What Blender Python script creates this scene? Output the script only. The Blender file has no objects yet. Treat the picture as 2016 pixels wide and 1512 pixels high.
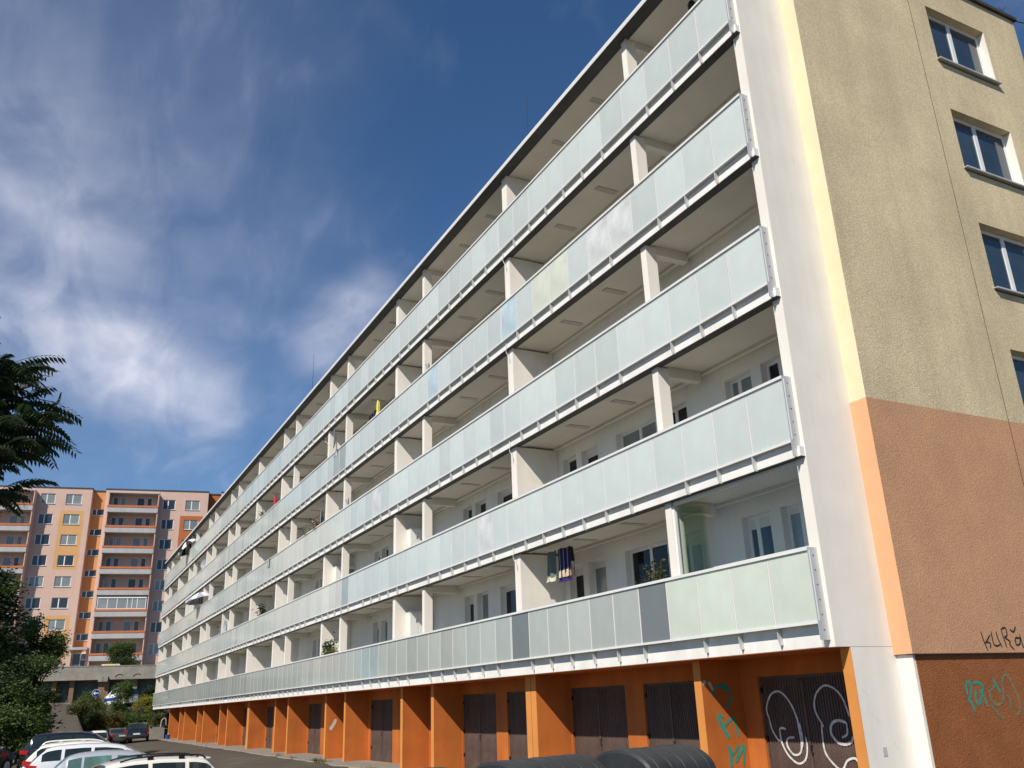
import bpy, bmesh, math, random
from mathutils import Vector, Matrix
R = math.radians
rnd = random.Random(7)
scene = bpy.context.scene
COL = scene.collection

# ------------------------------------------------------------------ camera
cam_d = bpy.data.cameras.new('camera')
cam = bpy.data.objects.new('camera', cam_d)
COL.objects.link(cam)
CAM = Vector((9.778, -10.399, 1.882))
yaw, pitch, roll = 1.0844, 0.3494, -0.0365
fw = Vector((-math.sin(yaw) * math.cos(pitch), math.cos(yaw) * math.cos(pitch), math.sin(pitch)))
rt = fw.cross(Vector((0, 0, 1))).normalized()
up = rt.cross(fw)
rt2 = rt * math.cos(roll) + up * math.sin(roll)
up2 = up * math.cos(roll) - rt * math.sin(roll)
cam.matrix_world = Matrix(((rt2.x, up2.x, -fw.x, CAM.x), (rt2.y, up2.y, -fw.y, CAM.y),
                           (rt2.z, up2.z, -fw.z, CAM.z), (0, 0, 0, 1)))
cam_d.sensor_width = 36.0
cam_d.lens = 36.0 * 1724.47 / 2016.0
cam_d.clip_start = 0.1
cam_d.clip_end = 5000
scene.camera = cam

# ------------------------------------------------------------------ sun and sky
SUN = Vector((0.581, -0.929, 1.0)).normalized()
sun_d = bpy.data.lights.new('sun', 'SUN')
sun_d.energy = 5.0
sun_d.angle = R(0.53)
sun_d.color = (1.0, 0.93, 0.82)
sun = bpy.data.objects.new('sun', sun_d)
COL.objects.link(sun)
sun.rotation_euler = (-SUN).to_track_quat('-Z', 'Y').to_euler()
sun.location = (30, -40, 60)

world = bpy.data.worlds.new('World')
scene.world = world
world.use_nodes = True
wn, wl = world.node_tree.nodes, world.node_tree.links
wn.clear()
w_out = wn.new('ShaderNodeOutputWorld')
w_bg = wn.new('ShaderNodeBackground')
w_bg.inputs['Strength'].default_value = 0.094
sky = wn.new('ShaderNodeTexSky')
sky.sky_type = 'NISHITA'
sky.sun_disc = False
sky.sun_elevation = math.asin(SUN.z)
sky.sun_rotation = math.atan2(SUN.x, SUN.y)
sky.altitude = 250
sky.air_density = 1.0
sky.dust_density = 0.0
sky.ozone_density = 6.0


def wmath(op, a, b=None, clamp=False):
    n = wn.new('ShaderNodeMath')
    n.operation = op
    n.use_clamp = clamp
    for i, s in enumerate((a, b)):
        if s is None:
            continue
        if isinstance(s, (int, float)):
            n.inputs[i].default_value = s
        else:
            wl.new(s, n.inputs[i])
    return n.outputs[0]


# clouds: a thin cirrus layer on a plane overhead, denser where the photograph shows banks
w_tc = wn.new('ShaderNodeTexCoord')
w_sep = wn.new('ShaderNodeSeparateXYZ')
wl.new(w_tc.outputs['Generated'], w_sep.inputs[0])
zden = wmath('ADD', wmath('MAXIMUM', w_sep.outputs['Z'], 0.0), 0.16)
w_cmb = wn.new('ShaderNodeCombineXYZ')
wl.new(wmath('DIVIDE', w_sep.outputs['X'], zden), w_cmb.inputs[0])
wl.new(wmath('DIVIDE', w_sep.outputs['Y'], zden), w_cmb.inputs[1])


def wnoise(scale, detail, rough, dist, sx=1.0, sy=1.0, rot=0.0):
    mp = wn.new('ShaderNodeMapping')
    mp.inputs['Scale'].default_value = (sx, sy, 1)
    mp.inputs['Rotation'].default_value = (0, 0, rot)
    wl.new(w_cmb.outputs[0], mp.inputs[0])
    n = wn.new('ShaderNodeTexNoise')
    n.inputs['Scale'].default_value = scale
    n.inputs['Detail'].default_value = detail
    n.inputs['Roughness'].default_value = rough
    n.inputs['Distortion'].default_value = dist
    wl.new(mp.outputs[0], n.inputs['Vector'])
    return n.outputs['Fac']


streak = wnoise(4.0, 10, 0.52, 0.6, 1.0, 2.6, 0.5)
puff = wnoise(2.6, 10, 0.5, 0.35)
# cloud banks as soft lobes round directions of the sky
w_dir = w_tc.outputs['Generated']


def bank(d, radius, amount):
    v = wn.new('ShaderNodeVectorMath')
    v.operation = 'DISTANCE'
    wl.new(w_dir, v.inputs[0])
    v.inputs[1].default_value = Vector(d).normalized()
    m = wn.new('ShaderNodeMapRange')
    m.interpolation_type = 'SMOOTHERSTEP'
    m.inputs['From Min'].default_value = 0.0
    m.inputs['From Max'].default_value = radius
    m.inputs['To Min'].default_value = amount
    m.inputs['To Max'].default_value = 0.0
    wl.new(v.outputs['Value'], m.inputs['Value'])
    return m.outputs[0]


SKY_BANKS = (
    ((-0.772, 0.044, 0.635), 0.32, 0.13), ((-0.977, 0.060, 0.204), 0.40, 0.13), ((-0.827, -0.247, 0.506), 0.40, 0.15),
    ((-0.933, -0.008, 0.359), 0.085, 0.60), ((-0.938, 0.037, 0.345), 0.085, 0.68), ((-0.941, 0.084, 0.327), 0.085, 0.60),
    ((-0.939, 0.131, 0.318), 0.070, 0.48), ((-0.947, 0.145, 0.287), 0.050, 0.28), ((-0.927, -0.051, 0.371), 0.10, 0.30),
    ((-0.923, 0.036, 0.384), 0.20, 0.18), ((-0.880, 0.251, 0.404), 0.070, 0.80), ((-0.862, 0.280, 0.423), 0.070, 0.60),
    ((-0.898, 0.228, 0.376), 0.050, 0.40), ((-0.849, -0.080, 0.522), 0.11, 0.36), ((-0.834, -0.058, 0.549), 0.11, 0.18),
    ((-0.883, -0.077, 0.463), 0.12, 0.30), ((-0.859, 0.029, 0.511), 0.055, 0.40), ((-0.878, -0.001, 0.478), 0.09, 0.24),
    ((-0.870, -0.058, 0.489), 0.28, 0.17), ((-0.886, 0.155, 0.438), 0.25, 0.17), ((-0.833, 0.111, 0.542), 0.20, 0.07),
    ((-0.910, -0.029, 0.413), 0.18, 0.16), ((-0.885, -0.186, 0.427), 0.35, 0.22), ((-0.933, -0.154, 0.325), 0.20, 0.20))


def wrange(v, a, b, c, d_):
    m = wn.new('ShaderNodeMapRange')
    m.interpolation_type = 'SMOOTHSTEP'
    for k_, q_ in (('From Min', a), ('From Max', b), ('To Min', c), ('To Max', d_)):
        m.inputs[k_].default_value = q_
    wl.new(v, m.inputs['Value'])
    return m.outputs[0]


cover = None
for d_, rad_, am_ in SKY_BANKS:
    b_ = bank(d_, rad_, am_)
    cover = b_ if cover is None else wmath('ADD', cover, b_)
grain = wmath('ADD', wmath('MULTIPLY', wrange(streak, .30, .70, 0.0, 1.0), .55), wmath('MULTIPLY', wrange(puff, .33, .68, 0.0, 1.0), .75))
wisps = wmath('MULTIPLY', wrange(streak, .48, .80, 0.0, 1.0), wrange(puff, .42, .72, .01, .12))
alpha = wmath('ADD', wmath('MULTIPLY', cover, wmath('ADD', wmath('MULTIPLY', grain, .34), .10)), wisps)
soft = wmath('MINIMUM', alpha, .80)
w_mix = wn.new('ShaderNodeMixRGB')
wl.new(soft, w_mix.inputs['Fac'])
w_hs = wn.new('ShaderNodeHueSaturation')
w_hs.inputs['Saturation'].default_value = 1.10
wl.new(sky.outputs[0], w_hs.inputs['Color'])
wl.new(w_hs.outputs[0], w_mix.inputs['Color1'])
w_mix.inputs['Color2'].default_value = (9.4, 9.4, 10.5, 1)
wl.new(w_mix.outputs[0], w_bg.inputs['Color'])
wl.new(w_bg.outputs[0], w_out.inputs['Surface'])

scene.view_settings.view_transform = 'Standard'
scene.view_settings.look = 'None'
scene.view_settings.exposure = 0.08
scene.view_settings.gamma = 1.0
scene.view_settings.use_curve_mapping = False
scene.render.engine = 'CYCLES'
scene.cycles.max_bounces = 6
scene.cycles.diffuse_bounces = 3
scene.cycles.glossy_bounces = 3
scene.cycles.transparent_max_bounces = 12


# ------------------------------------------------------------------ materials
def mat(name, col, rough=0.8, var=0.08, scale=2.0, bump=0.0, bscale=60.0, metal=0.0, spec=0.4,
        streaks=0.0, speck=0.0, rand=0.0, coat=0.0, dirt=None, trans=0.0):
    m = bpy.data.materials.new(name)
    m.use_nodes = True
    n, l = m.node_tree.nodes, m.node_tree.links
    p = n['Principled BSDF']
    p.inputs['Roughness'].default_value = rough
    p.inputs['Metallic'].default_value = metal
    p.inputs['Specular IOR Level'].default_value = spec
    p.inputs['Coat Weight'].default_value = coat
    p.inputs['Coat Roughness'].default_value = 0.05
    tc = n.new('ShaderNodeTexCoord')

    def noise(sc, det, mapping=None, dist=0.0, ro=.6):
        t = n.new('ShaderNodeTexNoise')
        t.inputs['Scale'].default_value = sc
        t.inputs['Detail'].default_value = det
        t.inputs['Roughness'].default_value = ro
        t.inputs['Distortion'].default_value = dist
        if mapping:
            mp = n.new('ShaderNodeMapping')
            mp.inputs['Scale'].default_value = mapping
            l.new(tc.outputs['Object'], mp.inputs[0])
            l.new(mp.outputs[0], t.inputs['Vector'])
        else:
            l.new(tc.outputs['Object'], t.inputs['Vector'])
        return t.outputs['Fac']

    def mix(fac, c1, c2, lo=.35, hi=.65):
        r = n.new('ShaderNodeMapRange')
        r.inputs['From Min'].default_value = lo
        r.inputs['From Max'].default_value = hi
        l.new(fac, r.inputs['Value'])
        x = n.new('ShaderNodeMixRGB')
        l.new(r.outputs[0], x.inputs['Fac'])
        for i, c in ((1, c1), (2, c2)):
            if isinstance(c, tuple):
                x.inputs[i].default_value = (*c, 1)
            else:
                l.new(c, x.inputs[i])
        return x.outputs[0]

    def shade(k):
        return tuple(max(0.0, min(1.0, c * k)) for c in col)

    c = mix(noise(scale, 6), shade(1 - var), shade(1 + var))
    if streaks:
        c2 = n.new('ShaderNodeMixRGB')
        c2.blend_type = 'MULTIPLY'
        c2.inputs['Fac'].default_value = 1
        s = mix(noise(1.0, 5, (2.2, 2.2, .12)), (1 - streaks,) * 3, (1, 1, 1), .3, .6)
        l.new(c, c2.inputs[1])
        l.new(s, c2.inputs[2])
        c = c2.outputs[0]
    if speck:
        c2 = n.new('ShaderNodeMixRGB')
        c2.blend_type = 'MULTIPLY'
        c2.inputs['Fac'].default_value = 1
        s = mix(noise(bscale * .7, 3), (1 - speck,) * 3, (1 + speck * .3,) * 3, .4, .62)
        l.new(c, c2.inputs[1])
        l.new(s, c2.inputs[2])
        c = c2.outputs[0]
    if dirt:
        f = noise(.7, 7, None, .4)
        c = mix(f, c, dirt, .60, .78)
    if rand:
        oi = n.new('ShaderNodeObjectInfo')
        r = n.new('ShaderNodeMapRange')
        r.inputs['To Min'].default_value = 1 - rand
        r.inputs['To Max'].default_value = 1 + rand * .5
        l.new(oi.outputs['Random'], r.inputs['Value'])
        c2 = n.new('ShaderNodeVectorMath')
        c2.operation = 'SCALE'
        l.new(c, c2.inputs[0])
        l.new(r.outputs[0], c2.inputs['Scale'])
        c = c2.outputs[0]
    l.new(c, p.inputs['Base Color'])
    if bump:
        b = n.new('ShaderNodeBump')
        b.inputs['Strength'].default_value = bump
        b.inputs['Distance'].default_value = 0.02
        l.new(noise(bscale, 4), b.inputs['Height'])
        l.new(b.outputs[0], p.inputs['Normal'])
    if trans:
        tr = n.new('ShaderNodeBsdfTranslucent')
        l.new(c, tr.inputs['Color'])
        ms = n.new('ShaderNodeMixShader')
        ms.inputs[0].default_value = trans
        l.new(p.outputs[0], ms.inputs[1])
        l.new(tr.outputs[0], ms.inputs[2])
        l.new(ms.outputs[0], n['Material Output'].inputs['Surface'])
    return m


def clear_glass(name, tint=(.975, .985, .975), boost=1.0, rough=0.0):
    m = bpy.data.materials.new(name)
    m.use_nodes = True
    n, l = m.node_tree.nodes, m.node_tree.links
    n.remove(n['Principled BSDF'])
    tr = n.new('ShaderNodeBsdfTransparent')
    tr.inputs[0].default_value = (*tint, 1)
    gl = n.new('ShaderNodeBsdfGlossy')
    gl.inputs['Roughness'].default_value = rough
    lw = n.new('ShaderNodeLayerWeight')
    lw.inputs['Blend'].default_value = 0.5
    po = n.new('ShaderNodeMath')
    po.operation = 'POWER'
    po.inputs[1].default_value = 5.0
    l.new(lw.outputs['Facing'], po.inputs[0])
    mu = n.new('ShaderNodeMath')
    mu.operation = 'MULTIPLY_ADD'
    mu.use_clamp = True
    mu.inputs[1].default_value = 0.55
    mu.inputs[2].default_value = 0.045 * boost
    l.new(po.outputs[0], mu.inputs[0])
    ms = n.new('ShaderNodeMixShader')
    l.new(mu.outputs[0], ms.inputs[0])
    l.new(tr.outputs[0], ms.inputs[1])
    l.new(gl.outputs[0], ms.inputs[2])
    l.new(ms.outputs[0], n['Material Output'].inputs['Surface'])
    return m


M = {}
M['white'] = mat('white_render', (.81, .765, .69), .85, .035, 1.2, .12, 90, streaks=.08)
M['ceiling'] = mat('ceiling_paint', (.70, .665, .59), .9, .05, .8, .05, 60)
M['fascia'] = mat('fascia_white', (.82, .795, .75), .8, .05, 2.2, .1, 80, streaks=.10)
M['strip'] = mat('joint_strip_grey', (.50, .485, .44), .9, .05, 1.0)
M['edge_grey'] = mat('slab_edge_grey', (.055, .06, .06), .7, .15, 2.0)
M['alu'] = mat('aluminium_white', (.74, .73, .70), .35, .03, 3.0, spec=.5)
M['alu_grey'] = mat('galvanised_bracket', (.58, .58, .57), .45, .06, 4.0, metal=.3)
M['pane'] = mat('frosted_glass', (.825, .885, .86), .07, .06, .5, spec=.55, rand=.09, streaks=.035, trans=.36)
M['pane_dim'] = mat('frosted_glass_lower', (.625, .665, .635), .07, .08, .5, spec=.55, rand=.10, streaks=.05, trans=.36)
M['pane_dark'] = mat('grey_infill_sheet', (.165, .185, .19), .25, .03, 1.0, spec=.4)
M['pane_cream'] = mat('frosted_glass_cream', (.86, .89, .79), .08, .10, .9, spec=.5, trans=.36)
M['pane_pale'] = mat('frosted_glass_pale', (.86, .88, .87), .08, .14, 1.6, spec=.5, trans=.36)
M['pane_blue'] = mat('frosted_glass_bluish', (.70, .83, .88), .08, .14, 1.3, spec=.5, trans=.36)
M['pane_dark2'] = mat('frosted_glass_dim', (.52, .60, .61), .08, .08, .9, spec=.5, trans=.36)
M['pane_green'] = mat('frosted_glass_green', (.82, .885, .79), .12, .06, .9, spec=.45, rand=.04, streaks=.03, trans=.36)
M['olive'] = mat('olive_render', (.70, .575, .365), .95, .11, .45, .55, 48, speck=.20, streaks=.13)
M['olive_sunlit'] = mat('olive_render_sunlit', (.74, .645, .43), .9, .04, 2.0, .3, 40)  # same olive render, sunlight on the return put into a lighter colour
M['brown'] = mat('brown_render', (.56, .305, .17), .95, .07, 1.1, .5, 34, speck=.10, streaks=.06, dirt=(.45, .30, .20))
M['brown_sunlit'] = mat('brown_render_sunlit', (.70, .385, .205), .9, .03, 2.0, .25, 40)  # brown gable render again, lightened as sunlit for the corner return
M['rust'] = mat('rust_render', (.31, .105, .032), .95, .10, 2.5, .8, 45, speck=.15)
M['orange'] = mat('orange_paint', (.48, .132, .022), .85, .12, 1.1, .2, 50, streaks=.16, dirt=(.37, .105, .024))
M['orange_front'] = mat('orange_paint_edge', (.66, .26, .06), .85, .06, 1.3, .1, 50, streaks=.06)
M['door_brown'] = mat('garage_brown', (.115, .074, .060), .6, .20, 2.6, .15, 70, speck=.30, streaks=.25, dirt=(.17, .12, .10))
M['black'] = mat('black_plastic', (.012, .012, .013), .45, .2, 4.0)
M['dark_metal'] = mat('dark_metal', (.05, .05, .055), .4, .1, 4.0, metal=.5)
M['frame_white'] = mat('window_frame_white', (.76, .76, .74), .4, .02, 4.0)
M['glass_dark'] = mat('window_glass_dark', (.014, .017, .018), .03, .3, .8, spec=.35)
M['glass_blue'] = mat('window_glass_bluish', (.035, .055, .075), .04, .25, .5, spec=.7, rand=.3)
M['glass_curtain'] = mat('window_glass_curtain', (.22, .24, .235), .08, .18, 1.3, spec=.6)
M['clear'] = clear_glass('clear_glass')
M['clear_green'] = clear_glass('clear_glass_edge', (.90, .95, .925), 1.8)
M['coping'] = mat('roof_coping_dark', (.055, .05, .045), .6, .15, 3.0)
M['roof_edge'] = mat('roof_edge_metal', (.62, .63, .62), .5, .05, 2.0, metal=.2)
M['concrete'] = mat('concrete', (.30, .275, .235), .95, .12, 1.2, .35, 35, streaks=.12, speck=.1)
M['concrete_dark'] = mat('concrete_dark', (.19, .155, .12), .95, .14, 1.2, .3, 35)
M['asphalt'] = mat('asphalt', (.090, .074, .053), .95, .16, .35, .5, 55, speck=.18, dirt=(.125, .108, .086))
M['apron'] = mat('concrete_apron', (.27, .235, .19), .95, .16, 1.8, .4, 40, speck=.15, dirt=(.12, .10, .075))
M['soil'] = mat('soil', (.085, .075, .045), 1.0, .3, .8, .5, 30, dirt=(.05, .075, .025))
M['teal'] = mat('teal_spray', (.03, .26, .20), .7, .12, 9.0)
M['teal_faded'] = mat('teal_spray_faded', (.165, .17, .10), .8, .15, 9.0)
M['blackspray'] = mat('black_spray', (.02, .017, .016), .7, .2, 12.0)
M['whitespray'] = mat('white_spray', (.62, .60, .57), .8, .25, 14.0)
M['flake'] = mat('bare_plaster', (.55, .50, .45), .9, .15, 9)


# ------------------------------------------------------------------ mesh helper
class MB:
    def __init__(s):
        s.v, s.f = [], []

    def add(s, verts, faces):
        o = len(s.v)
        s.v += [tuple(p) for p in verts]
        s.f += [tuple(o + i for i in f) for f in faces]
        return s

    def box(s, x0, x1, y0, y1, z0, z1):
        return s.add([(x0, y0, z0), (x1, y0, z0), (x1, y1, z0), (x0, y1, z0), (x0, y0, z1), (x1, y0, z1), (x1, y1, z1), (x0, y1, z1)],
                     [(0, 3, 2, 1), (4, 5, 6, 7), (0, 1, 5, 4), (1, 2, 6, 5), (2, 3, 7, 6), (3, 0, 4, 7)])

    def quad(s, a, b, c, d):
        return s.add([a, b, c, d], [(0, 1, 2, 3)])

    def tube(s, pts, rad, n=6, cap=True):
        pts = [Vector(p) for p in pts]
        if not hasattr(rad, '__len__'):
            rad = [rad] * len(pts)
        o = len(s.v)
        for i, p in enumerate(pts):
            d = (pts[min(i + 1, len(pts) - 1)] - pts[max(i - 1, 0)]).normalized()
            a = d.cross(Vector((0, 0, 1)))
            if a.length < .05:
                a = d.cross(Vector((1, 0, 0)))
            a.normalize()
            b = d.cross(a)
            for k in range(n):
                t = 2 * math.pi * k / n
                s.v.append(tuple(p + (a * math.cos(t) + b * math.sin(t)) * rad[i]))
        for i in range(len(pts) - 1):
            for k in range(n):
                k2 = (k + 1) % n
                s.f.append((o + i * n + k, o + i * n + k2, o + (i + 1) * n + k2, o + (i + 1) * n + k))
        if cap:
            s.f.append(tuple(o + k for k in range(n))[::-1])
            s.f.append(tuple(o + (len(pts) - 1) * n + k for k in range(n)))
        return s

    def disc(s, c, axis, r, h, n=20):
        c, axis = Vector(c), Vector(axis).normalized()
        return s.tube([c - axis * h / 2, c + axis * h / 2], r, n)

    def lathe(s, prof, n=12, c=(0, 0, 0)):
        o = len(s.v)
        for r, z in prof:
            for k in range(n):
                t = 2 * math.pi * k / n
                s.v.append((c[0] + r * math.cos(t), c[1] + r * math.sin(t), c[2] + z))
        for i in range(len(prof) - 1):
            for k in range(n):
                k2 = (k + 1) % n
                s.f.append((o + i * n + k, o + i * n + k2, o + (i + 1) * n + k2, o + (i + 1) * n + k))
        return s

    def mesh(s, name, m, smooth=None):
        me = bpy.data.meshes.new(name)
        me.from_pydata(s.v, [], s.f)
        me.validate()
        if m:
            me.materials.append(M[m] if isinstance(m, str) else m)
        if smooth is not None:
            me.shade_smooth()
            me.set_sharp_from_angle(angle=R(smooth))
        return me

    def build(s, name, m, parent=None, smooth=None, loc=None, rz=0, recalc=False):
        me = s.mesh(name, m, smooth)
        if recalc:
            bm = bmesh.new()
            bm.from_mesh(me)
            bmesh.ops.recalc_face_normals(bm, faces=bm.faces)
            bm.to_mesh(me)
            bm.free()
        return obj(name, me, parent, loc, rz)


def obj(name, me, parent=None, loc=None, rz=0):
    o = bpy.data.objects.new(name, me)
    COL.objects.link(o)
    if parent is not None:
        o.parent = parent
    if loc is not None:
        o.location = loc
    if rz:
        o.rotation_euler = (0, 0, rz)
    return o


def tag(o, label, cat, group=None):
    o['label'] = label
    o['category'] = cat
    if group:
        o['group'] = group
    return o


def thing(name, label, cat, loc=(0, 0, 0), rz=0, group=None):
    return tag(obj(name, None, None, loc, rz), label, cat, group)


def struct(o):
    o['kind'] = 'structure'
    return o


def box_obj(name, m, parent, *d):
    return MB().box(*d).build(name, m, parent)


def bevel_box(x0, x1, y0, y1, z0, z1, b):
    """box with chamfered vertical and horizontal edges"""
    bm = bmesh.new()
    bmesh.ops.create_cube(bm, size=1)
    for v in bm.verts:
        v.co = Vector((x0 + (v.co.x + .5) * (x1 - x0), y0 + (v.co.y + .5) * (y1 - y0), z0 + (v.co.z + .5) * (z1 - z0)))
    bmesh.ops.bevel(bm, geom=bm.edges[:], offset=b, segments=2, affect='EDGES', profile=.5)
    r = MB()
    bm.verts.index_update()
    r.add([v.co[:] for v in bm.verts], [[v.index for v in f.verts] for f in bm.faces])
    bm.free()
    return r


def wall_holes(mb, U, V, holes, depth, P, back=None):
    """front sheet on the plane P(u, v, 0) with openings whose reveals run in to P(u, v, depth)"""
    us = sorted(set([U[0], U[1]] + [h[0] for h in holes] + [h[1] for h in holes]))
    vs = sorted(set([V[0], V[1]] + [h[2] for h in holes] + [h[3] for h in holes]))
    for i in range(len(us) - 1):
        for j in range(len(vs) - 1):
            cu, cv = (us[i] + us[i + 1]) / 2, (vs[j] + vs[j + 1]) / 2
            if any(h[0] < cu < h[1] and h[2] < cv < h[3] for h in holes):
                continue
            mb.quad(P(us[i], vs[j], 0), P(us[i + 1], vs[j], 0), P(us[i + 1], vs[j + 1], 0), P(us[i], vs[j + 1], 0))
    for (a, b, c, d) in holes:
        mb.quad(P(a, c, 0), P(a, d, 0), P(a, d, depth), P(a, c, depth))
        mb.quad(P(b, d, 0), P(b, c, 0), P(b, c, depth), P(b, d, depth))
        mb.quad(P(a, d, 0), P(b, d, 0), P(b, d, depth), P(a, d, depth))
        mb.quad(P(b, c, 0), P(a, c, 0), P(a, c, depth), P(b, c, depth))
    return mb


WCACHE = {}


def window(parent, loc, rz, w, h, splits, glass='glass_dark', fr='frame_white', sill=None, fw_=.06, swap=None, blind=0):
    """a frame that looks towards its local -y, lower left corner at loc; panes and sill are sub-parts"""
    key = (round(w, 3), round(h, 3), splits, fr, sill, fw_)
    if key not in WCACHE:
        e = [0.0] + list(splits) + [1.0]
        fb = MB()
        fb.box(0, w, -.035, .035, 0, fw_).box(0, w, -.035, .035, h - fw_, h)
        pan = []
        for i, s in enumerate(e):
            half = fw_ if i in (0, len(e) - 1) else fw_ * .8
            x = s * w
            x0, x1 = (0, fw_) if i == 0 else ((w - fw_, w) if i == len(e) - 1 else (x - half, x + half))
            fb.box(x0, x1, -.034, .034, fw_, h - fw_)
            pan.append((x0, x1))
        panes = []
        for i in range(len(pan) - 1):
            a, b = pan[i][1], pan[i + 1][0]
            panes.append((MB().box(a - .01, b + .01, -.012, .012, fw_ - .01, h - fw_ + .01), (a, b)))
        sm = None
        if sill:
            sm = MB().box(-.05, w + .05, -sill, -.036, -.016, .0).box(-.05, w + .05, -sill, -sill + .008, -.034, -.016).mesh('sill', 'alu_grey')
        WCACHE[key] = (fb.mesh('window_frame', fr), panes, sm, {})
    fm, panes, sm, pm = WCACHE[key]
    o = obj('window', fm, parent, loc, rz)
    for i, (pb, _) in enumerate(panes):
        g = swap if (swap and i == 0) else glass
        if (i, g) not in pm:
            pm[(i, g)] = pb.mesh('pane', g)
        obj('pane', pm[(i, g)], o)
    if sm:
        obj('sill', sm, o)
    if blind:
        MB().box(fw_ - .005, w - fw_ + .005, -.030, -.014, h - fw_ - blind * h, h - fw_ + .005).build('roller_blind', 'ceiling', o)
    return o


def sm(t, a=0.0, b=1.0):
    t = max(0, min(1, (t - a) / (b - a)))
    return t * t * (3 - 2 * t)


def catmull(pts, n=8):
    P = [Vector(p) for p in pts]
    P = [P[0] * 2 - P[1]] + P + [P[-1] * 2 - P[-2]]
    out = []
    for i in range(1, len(P) - 2):
        for k in range(n):
            t = k / n
            out.append(.5 * ((2 * P[i]) + (P[i + 1] - P[i - 1]) * t + (2 * P[i - 1] - 5 * P[i] + 4 * P[i + 1] - P[i + 2]) * t * t
                             + (3 * P[i] - P[i - 1] - 3 * P[i + 1] + P[i + 2]) * t ** 3))
    out.append(P[-2])
    return out


# ------------------------------------------------------------------ ground
def ramp(d):
    K = [(0, -.55), (50, -.45), (60, .6), (80, 2.45), (100, 3.2), (118, 3.65), (5000, 3.65)]
    for (a, za), (b, zb) in zip(K, K[1:]):
        if d <= b:
            t = (d - a) / (b - a)
            return za + (zb - za) * t
    return 3.65


def gz(x, y):
    d = 9.8 - x
    lot = -.55 * sm(-y, 1.5, 7.5) * sm(-x, 0, 12)
    if d > 89.2:
        lot = .8 + 2.85 * sm(d, 89.2, 112)
    bank_ = sm(-y, 4.5, 5.3) * sm(d, 85.8, 90.5)
    lot = lot + (ramp(d) * .9 - lot) * bank_
    left = ramp(d) if d > 45 else lot
    return lot + (left - lot) * sm(-y, 6.6, 7.4)


xs = [-900, -400, -220, -160] + [-140 + 2 * i for i in range(26)] + [-89.0, -85, -82, -79.45, -79.35] + [-78 + 2 * i for i in range(55)] + [40, 60, 120, 300, 900]
ys = [-900, -300, -120, -60, -40, -28, -20, -16, -13, -11, -10, -9.2] + [-8.4 + .2 * i for i in range(12)] + [-6, -5, -4, -3, -2.4, -1.6, -.8, -.26, 0, 1.2, 4, 10, 20, 40, 120, 300, 900]
g = MB()
for x in xs:
    for y in ys:
        g.v.append((x, y, gz(x, y)))
ny = len(ys)
for i in range(len(xs) - 1):
    for j in range(ny - 1):
        a = i * ny + j
        g.f.append((a, a + ny, a + ny + 1, a + 1))
struct(g.build('ground', 'asphalt', smooth=60))

# concrete apron in front of the garages
ap = MB()
apx = [-77.0 + .8 * i for i in range(97)]
rr = random.Random(3)
front = [-.30 - rr.random() * .28 for _ in apx]
for i in range(len(apx) - 1):
    a, b = apx[i], apx[i + 1]
    za, zb = gz(a, front[i]) - .03, gz(b, front[i + 1]) - .03
    ap.quad((a, front[i], .035), (b, front[i + 1], .035), (b, 1.24, .035), (a, 1.24, .035))
    ap.quad((a, front[i] - .03, za), (b, front[i + 1] - .03, zb), (b, front[i + 1], .035), (a, front[i], .035))
struct(ap.build('pavement', 'apron'))

# ------------------------------------------------------------------ the long apartment house
Z0, H, L = 2.5, 2.8, 86.65
B = thing('apartment_building', 'long white apartment house with glass balcony railings above orange garages', 'building')
SLIM = [-3.55, -16.23, -25.1, -34.1, -49.4, -58.4, -67.5, -82.95]
FULL = [-9.79, -18.87, -27.75, -36.7, -43.0, -52.0, -61.0, -70.1, -76.5]
JOINT = (-9.79, -43.0, -76.5)
ALLF = sorted(SLIM + FULL, reverse=True)
YB = 1.25            # plane of the balcony back walls
EAVE = Z0 + 5 * H

bays = [0] + ALLF + [-L]
STRIPX = [a + (b - a) * t for a, b in zip(bays, bays[1:]) if a - b > 5 for t in (.36, .68)]
strip_m = MB().box(-.09, .09, 0, .60, .012, .029).mesh('joint_strip', 'strip')

for k in range(5):
    zb = Z0 + k * H
    if k == 0:
        o = MB().box(-L, -.2, -.05, YB + .02, zb + .012, zb + .27).box(-L, -.2, -.05, -.005, zb + .2705, zb + .62).build('floor_slab', 'fascia', B)
        MB().box(-L, -.2, -.045, YB + .02, zb, zb + .0115).build('soffit', 'orange', o)
    else:
        o = MB().box(-L, -.015, -.10, .10, zb + .112, zb + .27).box(-L, -.2, .10, YB + .02, zb + .17, zb + .27).box(-L, -.2, -.10, -.005, zb + .2705, zb + .62).build('floor_slab', 'fascia', B)
        MB().box(-L, -.02, -.096, .10, zb + .10, zb + .1115).build('edge_profile', 'edge_grey', o)
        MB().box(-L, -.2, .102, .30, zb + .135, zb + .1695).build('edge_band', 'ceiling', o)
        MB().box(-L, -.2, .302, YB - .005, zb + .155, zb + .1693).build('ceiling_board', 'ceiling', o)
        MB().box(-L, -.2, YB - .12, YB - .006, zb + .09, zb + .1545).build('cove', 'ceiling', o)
        for x in STRIPX:
            obj('joint_strip', strip_m, o, (x, .40, zb + .125))

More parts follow.
